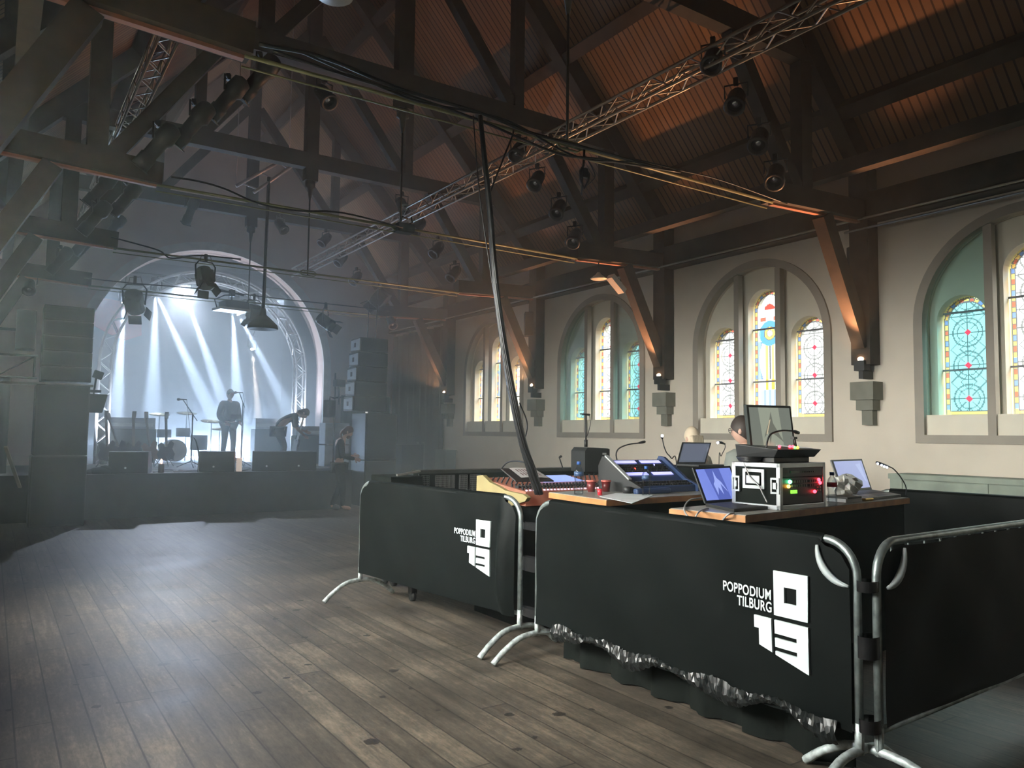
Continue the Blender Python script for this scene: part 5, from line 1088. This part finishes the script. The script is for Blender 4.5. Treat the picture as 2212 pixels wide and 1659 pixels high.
# cables on the table
for r_, pts, m_, lab in ((0.0055, [(1515, 1075), (1490, 1080), (1478, 1098), (1488, 1118), (1512, 1134)], GREYCABLE, 'pale grey cable looping down from the left corner of the long table'),
                     (0.005, [(1530, 1098), (1515, 1102), (1505, 1112), (1500, 1125)], GREYCABLE, 'short pale cable leaving the side of the blue laptop'),
                     (0.006, [(1585, 1108), (1572, 1112), (1560, 1125), (1548, 1142)], GREYCABLE, 'pale cable with a thick plug hanging over the table edge'),
                     (0.004, [(1622, 994), (1645, 1002), (1650, 1020), (1658, 1040), (1672, 1065), (1677, 1095)], GREYCABLE, 'thin pale cable hanging across the side of the flight case')):
    pl_ = [at(x, y, 0, (3.45 if m_ is GREYCABLE else 0)) for x, y in pts] if False else [T_(x, y, ZT+0.006-max(0, (y-1110))*0.0035) if r_ != 0.004 else (RM @ Vector((-0.022, 0.26-0.03*i-(0.03 if i > 2 else 0), z_r+0.014-(0 if i == 0 else 0.05*i+0.01)))) for i, (x, y) in enumerate(pts)]
    b = MB(); b.tube(bez(pl_, 6), r_, 6); tag(b.build('cable', m_), lab, 'cable', 'loose cables round the long table')
p = RM @ Vector((0.05, 0.24, z_r+0.008)); b = MB()
for k in range(4): b.tube([Vector((p.x-0.02+0.06*math.cos(2*PI*i/16)*(1+0.1*k), p.y+0.07*math.sin(2*PI*i/16)*(1+0.06*k), p.z+0.008*k)) for i in range(16)], 0.006, 5, closed=True)
tag(b.build('cable_coil', CABLE), 'coiled black cable on the rear corner of the flight case', 'cable')
# --- FOH people
p = at(1603, 930, 1, 4.55); look = dict(stand); look.update(face=(0, -1, -0.08))
person('dark haired person with glasses and grey jacket, seen from behind beside the monitor', 'person', (p.x+0.03, 4.55, 0), math.radians(196), look, GJ, DK, HB, glasses=True, coat=0.03, scale=1.0)
p = at(1496, 940, 1, 6.1)
person('blond person behind the dim grey laptop, only the hair showing', 'person', (p.x, 6.1, 0), math.radians(170), stand, mat('beige_shirt', (0.4, 0.36, 0.3), 0.9), DK, HL, hairlen=0.12, scale=0.955)
# --- blue lighting desk
Cf0, Cf1 = T_(1378, 1080), T_(1520, 1066)
ld = thing('lighting_desk', 'blue lighting desk with four lit strips on the wood edged table', 'lighting desk', (0, 0, 0)); 
F0 = T_(1384, 1066); xw = 0.62; F0 = Vector((F0.x, F0.y, ZT)); ld.location = F0
NB = mat('navy_desk_shell', (0.025, 0.05, 0.13), 0.4); 
prof = [(0, 0), (0.45, 0), (0.45, 0.24), (0.40, 0.25), (0.12, 0.075), (0.0, 0.05)]
b = MB(); b.prism([prof], lambda u, v: (0, u, v), lambda u, v: (xw, u, v)); b.build('body', NB, ld, bevel=0.006)
def ldp(u, s, h=0.004): # u across 0..1, s up slope 0..1
    return Vector((u*xw, 0.125+0.265*s, 0.08+0.165*s))+Vector((0, -0.45, 0.9)).normalized()*h
for s in (0, 1):
    b = MB(); x_ = -0.03 if s == 0 else xw; b.prism([[(-0.03, 0), (0.47, 0), (0.48, 0.2), (0.43, 0.28), (0.37, 0.27), (0.11, 0.1), (-0.03, 0.05)]], lambda u, v: (x_, u, v), lambda u, v: (x_+0.03, u, v)); b.build('side_cheek', BLACK if s == 0 else NB, ld, bevel=0.004)
b = MB(); b.beam((-0.02, 0.10, 0.105), (-0.02, 0.39, 0.285), 0.035, 0.012, side=(1, 0, 0)); b.build('edge_trim', mat('pale_grey_trim', (0.35, 0.37, 0.37), 0.5), ld)
SG = mat('lit_strip', (0.5, 0.5, 0.9), 0.4, emit=(0.42, 0.42, 1.0), es=1.5)
for u0, s0 in ((0.08, 0.84), (0.54, 0.84), (0.08, 0.28), (0.54, 0.28)):
    b = MB(); b.add([ldp(u0, s0), ldp(u0+0.38, s0), ldp(u0+0.38, s0+0.13), ldp(u0, s0+0.13)], [(0, 1, 2, 3)]); b.build('touch_strip', SG, ld)
b = MB()
for r_ in range(4):
    for k in range(18): u = 0.08+k*0.047; s = 0.46+r_*0.09; b.box(ldp(u+0.012, s, 0.006), (0.02, 0.02, 0.014))
for r_ in range(2):
    for k in range(20): u = 0.04+k*0.047; b.box(Vector((u*xw+0.01, 0.035+r_*0.045, 0.062+r_*0.016)), (0.015, 0.025, 0.02))
b.build('key_pattern', BLACK, ld)['kind'] = 'stuff'
for x, s in ((0.3, 0.55), (0.72, 0.72)): b = MB(); b.ball(ldp(x, s, 0.01), 0.008, 8); b.build('indicator_light', mat('led_blue', (0.2, 0.2, 1), 0.4, emit=(0.3, 0.3, 1), es=8) if x > 0.5 else mat('led_red2', (1, 0.05, 0.03), 0.4, emit=(1, 0.05, 0.03), es=8), ld)
b = MB(); b.bx((-0.12, -0.09, 0.0), (0.25, -0.035, 0.045)); b.build('wrist_rest', NB, ld, bevel=0.015)
Y1 = F0.y+0.5
gooseneck('black gooseneck lamp arching over the left of the lighting desk', [at(x, y, 1, Y1) for x, y in ((1333, 996), (1331, 980), (1338, 968), (1358, 960), (1380, 957))], [at(1380, 957, 1, Y1), at(1388, 955, 1, Y1), at(1393, 954, 1, Y1)])
gooseneck('upright gooseneck lamp with a bright white bulb behind the lighting desk', [Vector((at(1462, 1016, 1, Y1+0.1).x, Y1+0.1, 0))]+[at(x, y, 1, Y1+0.1) for x, y in ((1462, 1016), (1450, 990), (1440, 978), (1434, 963), (1431, 948))], [at(1431, 948, 1, Y1+0.1), at(1430, 944, 1, Y1+0.1), at(1429, 940, 1, Y1+0.1)], 0.005, 22)
gooseneck('thin lamp with a lit white head left of the dark haired person', [Vector((at(1553, 1005, 1, Y1+0.2).x, Y1+0.2, 0))]+[at(x, y, 1, Y1+0.2) for x, y in ((1553, 1005), (1558, 985), (1566, 968), (1566, 960))], [at(1566, 959, 1, Y1+0.2), at(1558, 956, 1, Y1+0.2), at(1549, 955, 1, Y1+0.2)], 0.004, 10)
# --- papers, cups and small items on the left table
p = T_(1340, 1072); b = MB()
V_ = [T_(1295, 1073), T_(1365, 1088), T_(1412, 1070), T_(1330, 1066)]
b.hexa([v-Vector((0, 0, 0.0)) for v in V_]+[v+Vector((0, 0, 0.003)) for v in V_]); tag(b.build('paper_sheet', mat('white_paper', (0.6, 0.62, 0.62), 0.6), bevel=0), 'white sheet of paper overhanging the edge of the left table', 'paper')
for k, (px, lab) in enumerate(((1277, 'red paper cup nearest the left bottle'), (1309, 'red rimmed cup between the two bottles'))):
    p = T_(px, 1062); t = thing('cup', lab, 'cup', (p.x, p.y, ZT), 0, 'red cups on the left table')
    b = MB(); b.lathe([(0.028, 0), (0.038, 0.09), (0.034, 0.088), (0.025, 0.01)], 16); b.build('body', mat('dark_red_cup', (0.14, 0.02, 0.02), 0.4), t)
    b = MB(); b.lathe([(0.041, 0.08), (0.041, 0.092), (0.036, 0.093)], 16); b.build('rim', mat('salmon_rim', (0.6, 0.16, 0.13), 0.4), t)
p = T_(1283, 1068); b = MB(); b.lathe([(0.018, 0), (0.02, 0.045), (0.015, 0.046)], 12); o = b.build('shot_glass', mat('bright_red_plastic', (0.65, 0.03, 0.05), 0.3)); o.location = (p.x, p.y-0.07, ZT); tag(o, 'small bright red tumbler near the table edge', 'cup')
p = T_(1345, 1066); b = MB(); b.lathe([(0.035, 0), (0.036, 0.05), (0.03, 0.052)], 16); o = b.build('tape_roll', BLACK); o.location = (p.x+0.05, p.y, ZT); tag(o, 'black roll of tape beside the blue lighting desk', 'tape')
# --- mixing desk with wooden cheek
XM0, XM1 = 3.72, 5.3
def mx(px, py): return at(px, py, 0, XM0)
ck = [(1030, 1028), (1042, 1026), (1058, 1042), (1075, 1050), (1092, 1060), (1110, 1064), (1130, 1068), (1139, 1075), (1134, 1083), (1118, 1088), (1100, 1095), (1028, 1095)]
pts = [(mx(*c).y, mx(*c).z) for c in ck]
yA_, yB_ = min(p[0] for p in pts), max(p[0] for p in pts); zf, zb_ = 1.14, mx(1030, 1028).z
md = thing('mixing_desk', 'large audio mixing desk with red lit channels and a lit screen', 'mixing desk', (XM0, yA_, 0))
O = Vector((XM0, yA_, 0))
b = MB(); b.prism([pts], lambda u, v: Vector((XM0, u, v))-O, lambda u, v: Vector((XM0+0.04, u, v))-O); b.build('wooden_cheek', PLY, md, bevel=0.003)
L_y = yB_-yA_; W_ = XM1-XM0
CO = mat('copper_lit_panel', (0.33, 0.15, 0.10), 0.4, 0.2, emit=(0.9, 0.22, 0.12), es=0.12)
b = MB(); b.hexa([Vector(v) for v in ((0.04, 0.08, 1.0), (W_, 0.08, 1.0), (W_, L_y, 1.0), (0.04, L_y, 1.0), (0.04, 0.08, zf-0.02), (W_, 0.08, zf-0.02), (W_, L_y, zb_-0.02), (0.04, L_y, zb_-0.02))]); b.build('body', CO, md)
def dp_(u, s, h=0.0): return Vector((0.04+(W_-0.04)*u, 0.08+(L_y-0.08)*s, zf-0.02+(zb_-zf)*s+h))
b = MB()
for k in range(40):
    for r_ in range(3): b.box(dp_(0.02+k*0.0245, 0.12+r_*0.11, 0.012), (0.012, 0.05 if r_ == 1 else 0.02, 0.024))
b.build('fader_pattern', BLACK, md)['kind'] = 'stuff'
b = MB()
for k in range(40): b.box(dp_(0.02+k*0.0245, 0.04, 0.006), (0.014, 0.02, 0.012))
b.build('fader_cap', mat('lit_pink_keys', (0.6, 0.5, 0.55), 0.4, emit=(0.9, 0.6, 0.75), es=0.8), md)
b = MB()
for k in range(26):
    for r_ in range(5):
        u = 0.03+k*0.037
        if 0.25 < u < 0.62: continue
        b.lathe([(0.009, 0), (0.007, 0.018)], 7, T=Matrix.Translation(dp_(u, 0.5+r_*0.1, 0.0)))
b.build('knob', BLACK, md)
b = MB(); b.add([dp_(0.3, 0.5, 0.01), dp_(0.62, 0.5, 0.01), dp_(0.62, 0.92, 0.02), dp_(0.3, 0.92, 0.02)], [(0, 1, 2, 3)]); b.build('screen', mat('mixer_screen', (0.1, 0.1, 0.1), 0.3, emit=(0.33, 0.45, 0.95), es=1.15), md)
b = MB(); b.bx((0.0, 0.1, 0.0), (W_, L_y, 0.99)); b.build('stand', BLACKM, md)
# script sheets lying on the desk
V_ = [O+dp_(0.03, 0.62, 0.13), O+dp_(0.05, 0.36, 0.05), O+dp_(0.30, 0.30, 0.05), O+dp_(0.27, 0.60, 0.12)]
t = thing('script_folder', 'open folder of black lettered paper on the left of the mixing desk', 'folder', V_[0]); V_ = [v-V_[0] for v in V_]
b = MB(); b.hexa([v-Vector((0, 0, 0.012)) for v in V_]+V_); b.build('cover', mat('dark_folder', (0.03, 0.025, 0.025), 0.5), t)
K = lambda u, v, h=0.003: V_[0].lerp(V_[1], v).lerp(V_[3].lerp(V_[2], v), u)+Vector((0, 0, h+0.012*math.sin(u*3)))
b = MB(); N_ = 8
b.add([K(0.2+0.75*i/N_, 0.06+0.8*j/N_) for j in range(N_+1) for i in range(N_+1)], [(j*(N_+1)+i, j*(N_+1)+i+1, (j+1)*(N_+1)+i+1, (j+1)*(N_+1)+i) for j in range(N_) for i in range(N_)], 0); b.build('page', mat('paper_page', (0.55, 0.52, 0.5), 0.6), t)
b = MB()
for i in range(7):
    for s in range(2): u = 0.3+0.08*i; b.add([K(u, 0.2+0.3*s, 0.006), K(u+0.03, 0.2+0.3*s, 0.006), K(u+0.045, 0.42+0.3*s, 0.006), K(u+0.015, 0.42+0.3*s, 0.006)], [(0, 1, 2, 3)])
b.build('lettering', mat('ink_red_brown', (0.12, 0.03, 0.03), 0.6), t)
# --- flight case lid behind the desk
yk = 7.5
k0, k1 = at(905, 1022, 1, yk), at(1345, 1006, 1, yk); c0 = at(842, 1032, 1, yk+0.1)
t = thing('desk_case', 'long black flight case behind the mixing desk with mesh windows', 'flight case', (k0.x, yk, 0))
zt_ = (k0.z+k1.z)/2; W2 = k1.x-k0.x
b = MB(); b.bx((0.0, 0.0, 0.28), (W2, 0.14, zt_)); b.build('shell', BLACKM, t, bevel=0.01)
b = MB(); b.bx((0.0, -0.03, zt_-0.03), (W2, 0.17, zt_+0.008)); b.build('edge_profile', mat('dull_black_profile', (0.05, 0.055, 0.05), 0.4, 0.5), t)
MH = mat('perforated_metal', (0.22, 0.23, 0.22), 0.5, 0.5)
for x0, x1 in ((0.03, 0.12), (0.2, 0.44), (0.5, 0.6), (0.64, 0.78)):
    b = MB(); n = max(3, int((x1-x0)/0.016)); z0_, z1_ = zt_-0.27, zt_-0.05
    for i in range(n+1): x = x0+(x1-x0)*i/n; b.bx((x-0.002, -0.012, z0_), (x+0.002, -0.006, z1_))
    for j in range(11): z = z0_+(z1_-z0_)*j/10; b.bx((x0, -0.011, z-0.002), (x1, -0.007, z+0.002))
    b.build('mesh_window', MH, t)
b = MB(); b.bx((-0.38, -0.1, 0.28), (0.0, 0.4, zt_-0.05)); b.build('end_section', BLACKM, t, bevel=0.01)
b = MB(); b.beam((-0.3, -0.08, zt_-0.035), (0.0, -0.02, zt_+0.0), 0.03, 0.02); b.build('strip', ALU, t)
b = MB(); b.bx((-0.36, -0.08, 0.2), (W2, 0.1, 0.3)); b.build('chassis', BLACK, t)
for x, y in ((-0.28, -0.02), (0.9, 0.05), (W2-0.1, 0.05)):
    b = MB(); b.lathe([(0.055, -0.02), (0.055, 0.02)], 14, T=Matrix.Translation((x, y, 0.056)) @ Matrix.Rotation(PI/2, 4, 'Y')); b.box((x, y, 0.14), (0.07, 0.06, 0.12)); b.build('caster', BLACK, t)
# low cart seen below the left barrier
c = at(858, 1300, 2, 0.0)
t = thing('wheeled_cart', 'black wheeled cart frame showing below the left crowd barrier', 'cart', (c.x+0.2, c.y, 0), 0)
b = MB(); b.bx((-0.1, -0.15, 0.16), (0.12, 1.0, 0.42)); b.hexa([Vector(v) for v in ((-0.1, -0.5, 0.2), (0.12, -0.5, 0.2), (0.12, -0.14, 0.2), (-0.1, -0.14, 0.2), (-0.1, -0.5, 0.42), (0.12, -0.5, 0.42), (0.12, -0.14, 0.42), (-0.1, -0.14, 0.42))]); b.build('frame', BLACK, t)
for x, y in ((-0.06, -0.04), (0.06, 0.85)): b = MB(); b.lathe([(0.05, -0.018), (0.05, 0.018)], 14, T=Matrix.Translation((x, y, 0.05)) @ Matrix.Rotation(PI/2, 4, 'Y')); b.box((x, y, 0.12), (0.06, 0.07, 0.1)); b.build('caster', BLACK, t)
# --- small monitor speaker with microphone
c = at(1276, 1000, 1, 6.6); w = 0.17
t = thing('speaker', 'small black speaker carrying a microphone stand behind the mixing desk', 'speaker', (c.x, 6.6, 0))
z0_, z1_ = at(1276, 1008, 1, 6.6).z-0.05, at(1276, 968, 1, 6.6).z
b = MB(); b.prism([[(-w-0.01, z0_), (w, z0_), (w, z1_-0.01), (w-0.03, z1_), (-w+0.03, z1_+0.01), (-w-0.01, z1_-0.03)]], lambda u, v: (u, -0.12, v), lambda u, v: (u, 0.12, v)); b.build('cabinet', GRILLE, t, bevel=0.01)
b = MB(); b.box((0.09, -0.125, z1_-0.06), (0.05, 0.01, 0.02)); b.build('badge', CHROME, t)
b = MB(); b.tube([(0, 0, 0), (0, 0, z0_)], 0.03, 10); b.build('stand', BLACK, t)
mt = at(1266, 899, 1, 6.6)
t = thing('microphone_stand', 'short stand with a flat microphone on top of the small speaker', 'microphone stand', (mt.x, 6.6, z1_+0.012))
H_ = mt.z-z1_; b = MB(); b.tube([(0, 0, 0), (0, 0, H_)], 0.009, 8); b.tube([(0, 0, 0.0), (0, 0, 0.08)], 0.02, 8); b.build('pole', BLACK, t)
b = MB(); b.tube([(-0.085, 0, H_+0.012), (0.0, 0, H_+0.006), (0.05, 0, H_+0.004)], [0.006, 0.01, 0.013], 8); b.build('microphone', BLACK, t)
b = MB(); b.tube(bez([(0.05, 0, H_), (0.06, 0, H_-0.1), (0.03, 0, H_-0.2), (0.0, 0, 0.1)], 6), 0.004, 5); b.build('cable', CABLE, t)
gooseneck('small hooked lamp standing behind the mixing desk screen', [at(x, y, 1, 6.3) for x, y in ((1216, 1012), (1212, 1000), (1208, 988))], [at(1208, 988, 1, 6.3), at(1211, 986, 1, 6.3), at(1213, 986, 1, 6.3)], 0.006)
b = MB(); b.tube(bez([at(x, y, 1, yy) for x, y, yy in ((1080, 1016, 7.5), (1095, 1000, 6.9), (1115, 996, 6.2), (1138, 1000, 5.5))], 6), 0.007, 6); tag(b.build('cable', CABLE), 'black cable arching from the cable bundle over the case', 'cable')

# ============================================================ CROWD BARRIERS
def barrier(label, p0, p1, z1=1.12, side=1, logo=None, bulge=0.0, ragged=False, feet=(True, True), curl=False, open_corners=(0, 0), rail=False, hoops=()):
    """frame from p0 (left) to p1 (right) as seen from the covered side; local u along, v up, w towards the viewer"""
    P0, P1 = Vector((p0[0], p0[1], 0)), Vector((p1[0], p1[1], 0)); d = P1-P0; L = d.length; d.normalize(); ang = math.atan2(d.y, d.x)
    t = thing('crowd_barrier', label, 'crowd barrier', P0, ang, 'black covered crowd barriers')   # local x = along, -y = viewer side
    zb = 0.27; r = 0.02
    b = MB(); cr = 0.16
    path = [(0.02, 0, 0.16), (0.02, 0, z1-cr)]+[(0.02+cr-cr*math.cos(a), 0, z1-cr+cr*math.sin(a)) for a in [PI/2*k/8 for k in range(1, 9)]]
    path += [(L-0.02-cr+cr*math.sin(a), 0, z1-cr+cr*math.cos(a)) for a in [PI/2*k/8 for k in range(0, 9)]]+[(L-0.02, 0, 0.16)]
    b.tube(path, r, 10); b.tube([(0.02, 0, zb), (L-0.02, 0, zb)], 0.017, 8); b.build('frame', GALV, t)
    b = MB()
    for k in range(1, int(L/0.16)): b.tube([(k*0.16, 0, zb), (k*0.16, 0, z1-0.01)], 0.007, 6, cap=False)
    b.build('bar', GALV, t)
    for k, x in enumerate((0.02, L-0.02)):
        if feet[k]:
            b = MB(); b.tube(bez([(x, -0.38, 0.015), (x, -0.27, 0.10), (x, -0.12, 0.17), (x, 0.12, 0.17), (x, 0.27, 0.10), (x, 0.38, 0.015)], 4), 0.021, 8)
            b.tube([(x, 0, 0.16), (x, 0, 0.3)], 0.021, 8); b.build('foot', mat('scuffed_pale_foot', (0.5, 0.56, 0.55), 0.5, 0.3, var=0.45, vscale=25), t)
    # tarpaulin
    nu, nv = 60, 22; yo = -0.03
    def ty(u, v):
        x = u*L; rip = 0.006*math.sin(u*9+v*3)+0.004*math.sin(u*23+v*7)
        bl = bulge*math.exp(-((u-0.955)/0.035)**2)*math.sin(v*PI*1.0)
        if bulge: bl += 0.05*math.exp(-((u-0.96)/0.03)**2-((v-0.1)/0.25)**2)
        if curl: rip += 0.02*math.sin(u*16-v*4)*(0.3+0.7*v)*math.exp(-((u-0.2)/0.25)**2)
        return yo+rip-bl
    V = []
    for j in range(nv+1):
        for i in range(nu+1):
            u, v = i/nu, j/nv; x = 0.035+u*(L-0.07); zt = z1+0.004; e0, e1 = x, L-x
            for ee in (e0, e1):
                if ee < cr: zt = min(zt, z1-cr+math.sqrt(max(0.0, (cr-0.03)**2-(cr-ee)**2)))
            if rail: zt = min(zt, z1-0.02)
            z0_ = zb-(-0.02 if rail else 0.02)+(0.012*math.sin(u*40)*math.sin(u*7) if ragged else 0)
            V.append((x, ty(u, v), z0_+(zt-z0_)*v))
    b = MB(); b.add(V, [(j*(nu+1)+i, j*(nu+1)+i+1, (j+1)*(nu+1)+i+1, (j+1)*(nu+1)+i) for j in range(nv) for i in range(nu)], 0, True)
    # fold over the top rail to the back
    xa, xb = cr+0.02+open_corners[0], L-cr-0.02-open_corners[1]
    n0 = 40; ring = [(-0.03, z1-0.01), (-0.027, z1+0.012), (0, z1+0.026), (0.027, z1+0.012), (0.03, z1-0.25)]
    W_ = [(xa+(xb-xa)*i/n0, a, c_) for (a, c_) in ring for i in range(n0+1)]
    if not rail: b.add(W_, [(j*(n0+1)+i, j*(n0+1)+i+1, (j+1)*(n0+1)+i+1, (j+1)*(n0+1)+i) for j in range(4) for i in range(n0)], 0, True)
    b.build('tarpaulin', TARP, t)
    if ragged:
        random.seed(5); b = MB(); n = 150; V = []
        for r_ in range(5):
            for i in range(n+1):
                u = 0.1+0.86*i/n; V.append((u*L, -0.036-0.02*math.sin(r_*0.8)-random.uniform(0, 0.016), zb+0.03-0.019*r_-random.uniform(0, 0.012)+0.012*math.sin(i*0.21)-0.01*r_*math.sin(i*0.13+1)))
        b.add(V, [(r_*(n+1)+i, r_*(n+1)+i+1, (r_+1)*(n+1)+i+1, (r_+1)*(n+1)+i) for r_ in range(4) for i in range(n)], 0, False)
        b.build('torn_edge', mat('torn_plastic', (0.008, 0.010, 0.010), 0.34), t)['kind'] = 'stuff'
    if hoops:
        for sx in hoops:
            x0 = L-0.02 if sx < 0 else 0.02
            b = MB()
            P_ = [(x0+sx*(0.015+0.16*math.cos(PI/2*k/10)), -0.045, z1-0.03-0.17*math.sin(PI/2*k/10)) for k in range(11)]
            b.tube(P_, [0.008+0.012*math.sin(PI*k/10) for k in range(11)], 6); b.build('corner_hoop', mat('pale_plastic_edge', (0.45, 0.5, 0.5), 0.4), t)
    if logo:
        lx, lz, sc, sh, sq = logo   # right edge of the mark, z of its horizontal split, scale, lean, horizontal squeeze
        def F(dy): return lambda u, v: (lx+u*sc*sq+sh*v*sc, ty((lx+u*sc*sq+sh*v*sc-0.035)/(L-0.07), (lz+v*sc-zb)/(z1-zb))-dy, lz+v*sc)
        def strip(polys, nm):
            b = MB()
            for lp in polys: b.prism(lp, F(0.014), F(0.002))
            return b.build(nm, WHITE, t)
        # unit: block width 1
        strip([[[(-1, 0.06), (0, 0.06), (0, 1.2), (-1, 1.2)], [(-0.68, 0.42), (-0.32, 0.42), (-0.32, 0.82), (-0.68, 0.82)]]], 'emblem_zero')
        strip([[[(-1.66, -0.06), (-1.1, -0.06), (-1.1, -0.92), (-1.51, -0.80), (-1.51, -0.38), (-1.66, -0.38)]]], 'emblem_one')
        strip([[[(-1, -0.06), (0, -0.06), (0, -1.22), (-1, -0.95), (-1, -0.86), (-0.33, -0.86), (-0.33, -0.75), (-1, -0.75), (-1, -0.52), (-0.33, -0.52), (-0.33, -0.41), (-1, -0.41)]]], 'emblem_three')
        for txt, v, nm in (('POPPODIUM', 0.42, 'lettering'), ('TILBURG', 0.10, 'lettering')):
            fc = bpy.data.curves.new('lettering', 'FONT'); fc.body = txt; fc.align_x = 'RIGHT'; fc.size = 0.37*sc; fc.extrude = 0.001; fc.offset = 0.0012*sc/0.2; fc.space_character = 1.08
            fo = bpy.data.objects.new(nm, fc); COL.objects.link(fo); fc.materials.append(WHITE); dg = bpy.context.evaluated_depsgraph_get(); dg.update(); fm_ = bpy.data.meshes.new_from_object(fo.evaluated_get(dg)); bpy.data.objects.remove(fo); fo = bpy.data.objects.new(nm, fm_); COL.objects.link(fo); fo.parent = t
            k_ = 0.72*sq
            fo.matrix_parent_inverse = Matrix.Identity(4)
            fo.location = (lx-1.08*sc*sq+sh*v*sc, F(0.01)(-1.6, v)[1]-0.004, lz+v*sc); fo.rotation_euler = (PI/2, 0, 0); fo.scale = (k_, 1, 1)
    return t
Bx = 3.33
u_of = lambda px, py: at(px, py, 0, Bx-0.03)
lg = u_of(1741, 1352); blk = abs(u_of(1741, 1352).y-u_of(1668, 1352).y)
p20, p21 = (3.33, 4.60), (3.365, 2.09)
barrier('middle crowd barrier with the large white logo, nearest the camera', p20, p21, ragged=True, hoops=(-1,), logo=(4.60-lg.y, lg.z, blk, 0, 1.0))
l1 = at(1068, 1190, 0, 3.22); 
p10, p11 = (3.03, 7.12), (3.33, 4.78)
barrier('far left crowd barrier with a small crumpled white logo', p10, p11, bulge=0.09, logo=(2.03, l1.z+0.0, blk*0.9, 0.03, 1.0), open_corners=(0, 0.02))
barrier('right crowd barrier cut off by the picture edge', (3.405, 2.05), (5.95, 2.14), curl=True, rail=True, hoops=(1,))
barrier('farthest crowd barrier on the window side, its plain black back showing', (6.95, 4.2), (7.25, 1.85))
# black tape ties at the joints
for loc, lab in (((3.345, 4.69, 0), 'black tape and straps tying the left and middle barriers together'), ((3.385, 2.07, 0), 'black tape and straps tying the middle and right barriers together')):
    t = thing('joint_tape', lab, 'tape', loc, 0, 'tape at the barrier joints')
    for z0_, z1_ in ((0.90, 0.95), (0.60, 0.70), (0.27, 0.33)):
        n = 14; b = MB(); b.add([((0.055)*math.cos(2*PI*k/n)*(1 if loc[1] < 3 else 0.6), (0.045 if loc[1] < 3 else 0.11)*math.sin(2*PI*k/n), z) for z in (z0_, (z0_+z1_)/2, z1_) for k in range(n)], [(i*n+k, i*n+(k+1) % n, (i+1)*n+(k+1) % n, (i+1)*n+k) for i in range(2) for k in range(n)], 0, True)
        b.build('tape_band', mat('black_tape', (0.01, 0.01, 0.011), 0.25), t)
# crumpled foil on the black cloth behind the barrier corner
drape('black cloth hanging to the floor behind the middle crowd barrier', (3.47, 4.45), (3.49, 2.25), 0.01, 0.6, BLACKM)
# hazed boxes at the far right corner
for px0, px1, y0_, y1_, yy, lab in ((868, 915, 960, 1040, 17.4, 'dim equipment case far right of the stage, left one'), (918, 955, 955, 1040, 17.8, 'dim equipment case far right of the stage, middle one'), (962, 1003, 972, 1040, 16.2, 'dim dark box against the window wall beyond the barriers')):
    a0, a1 = at(px0, y0_, 1, yy), at(px1, y0_, 1, yy); b = MB(); b.bx((a0.x, yy, 0), (min(a1.x, 9.3), yy+0.5, a0.z)); b.bx((a0.x-0.02, yy-0.02, a0.z-0.03), (min(a1.x+0.02, 9.32), yy+0.52, a0.z)); tag(b.build('equipment_case', mat('dark_olive_case', (0.07, 0.08, 0.07), 0.7)), lab, 'case', 'cases in the far corner')
# bench against the window wall at the right
a0 = at(1938, 1022, 0, 9.1); t = thing('wall_bench', 'low pale green bench along the wall under the right window', 'bench', (9.15, a0.y-2.0, 0))
GR = mat('pale_green_paint', (0.28, 0.33, 0.27), 0.7)
b = MB(); b.bx((-0.25, -2.6, a0.z-0.06), (0.22, 2.0, a0.z)); b.build('top', GR, t)
for y in (1.85, 0.9, -0.6, -2.0): b = MB(); b.bx((-0.22, y, 0), (-0.1, y+0.12, a0.z-0.06)); b.build('leg', GR, t)
b = MB(); b.bx((-0.21, -2.6, a0.z-0.22), (-0.17, 2.0, a0.z-0.06)); b.build('apron', GR, t)

# ============================================================ HAZE
b = MB(); b.bx((XL-0.1, YB-0.05, -0.02), (XR+0.1, 11.2, 10.8)); tag(b.build('haze', m_vol('hall_haze', HALL_D, (0.88, 1.0, 0.98), 0.3)), 'thin theatrical haze filling the near half of the hall', 'haze', kind='stuff')
b = MB(); b.bx((XL-0.1, 11.201, -0.02), (XR+0.1, YE+0.2, 10.8)); tag(b.build('haze', m_vol('front_haze', FRONT_D, (0.86, 0.98, 1.0), 0.3)), 'denser haze in the far half of the hall before the stage', 'haze', kind='stuff')
b = MB(); b.bx((0.95, YE+0.6, 0.78), (8.15, 26.38, 6.88)); tag(b.build('haze', m_vol('stage_haze', STAGE_D, (0.97, 0.99, 1.0), 0.2)), 'thick smoke lit blue white behind the stage arch', 'haze', kind='stuff')
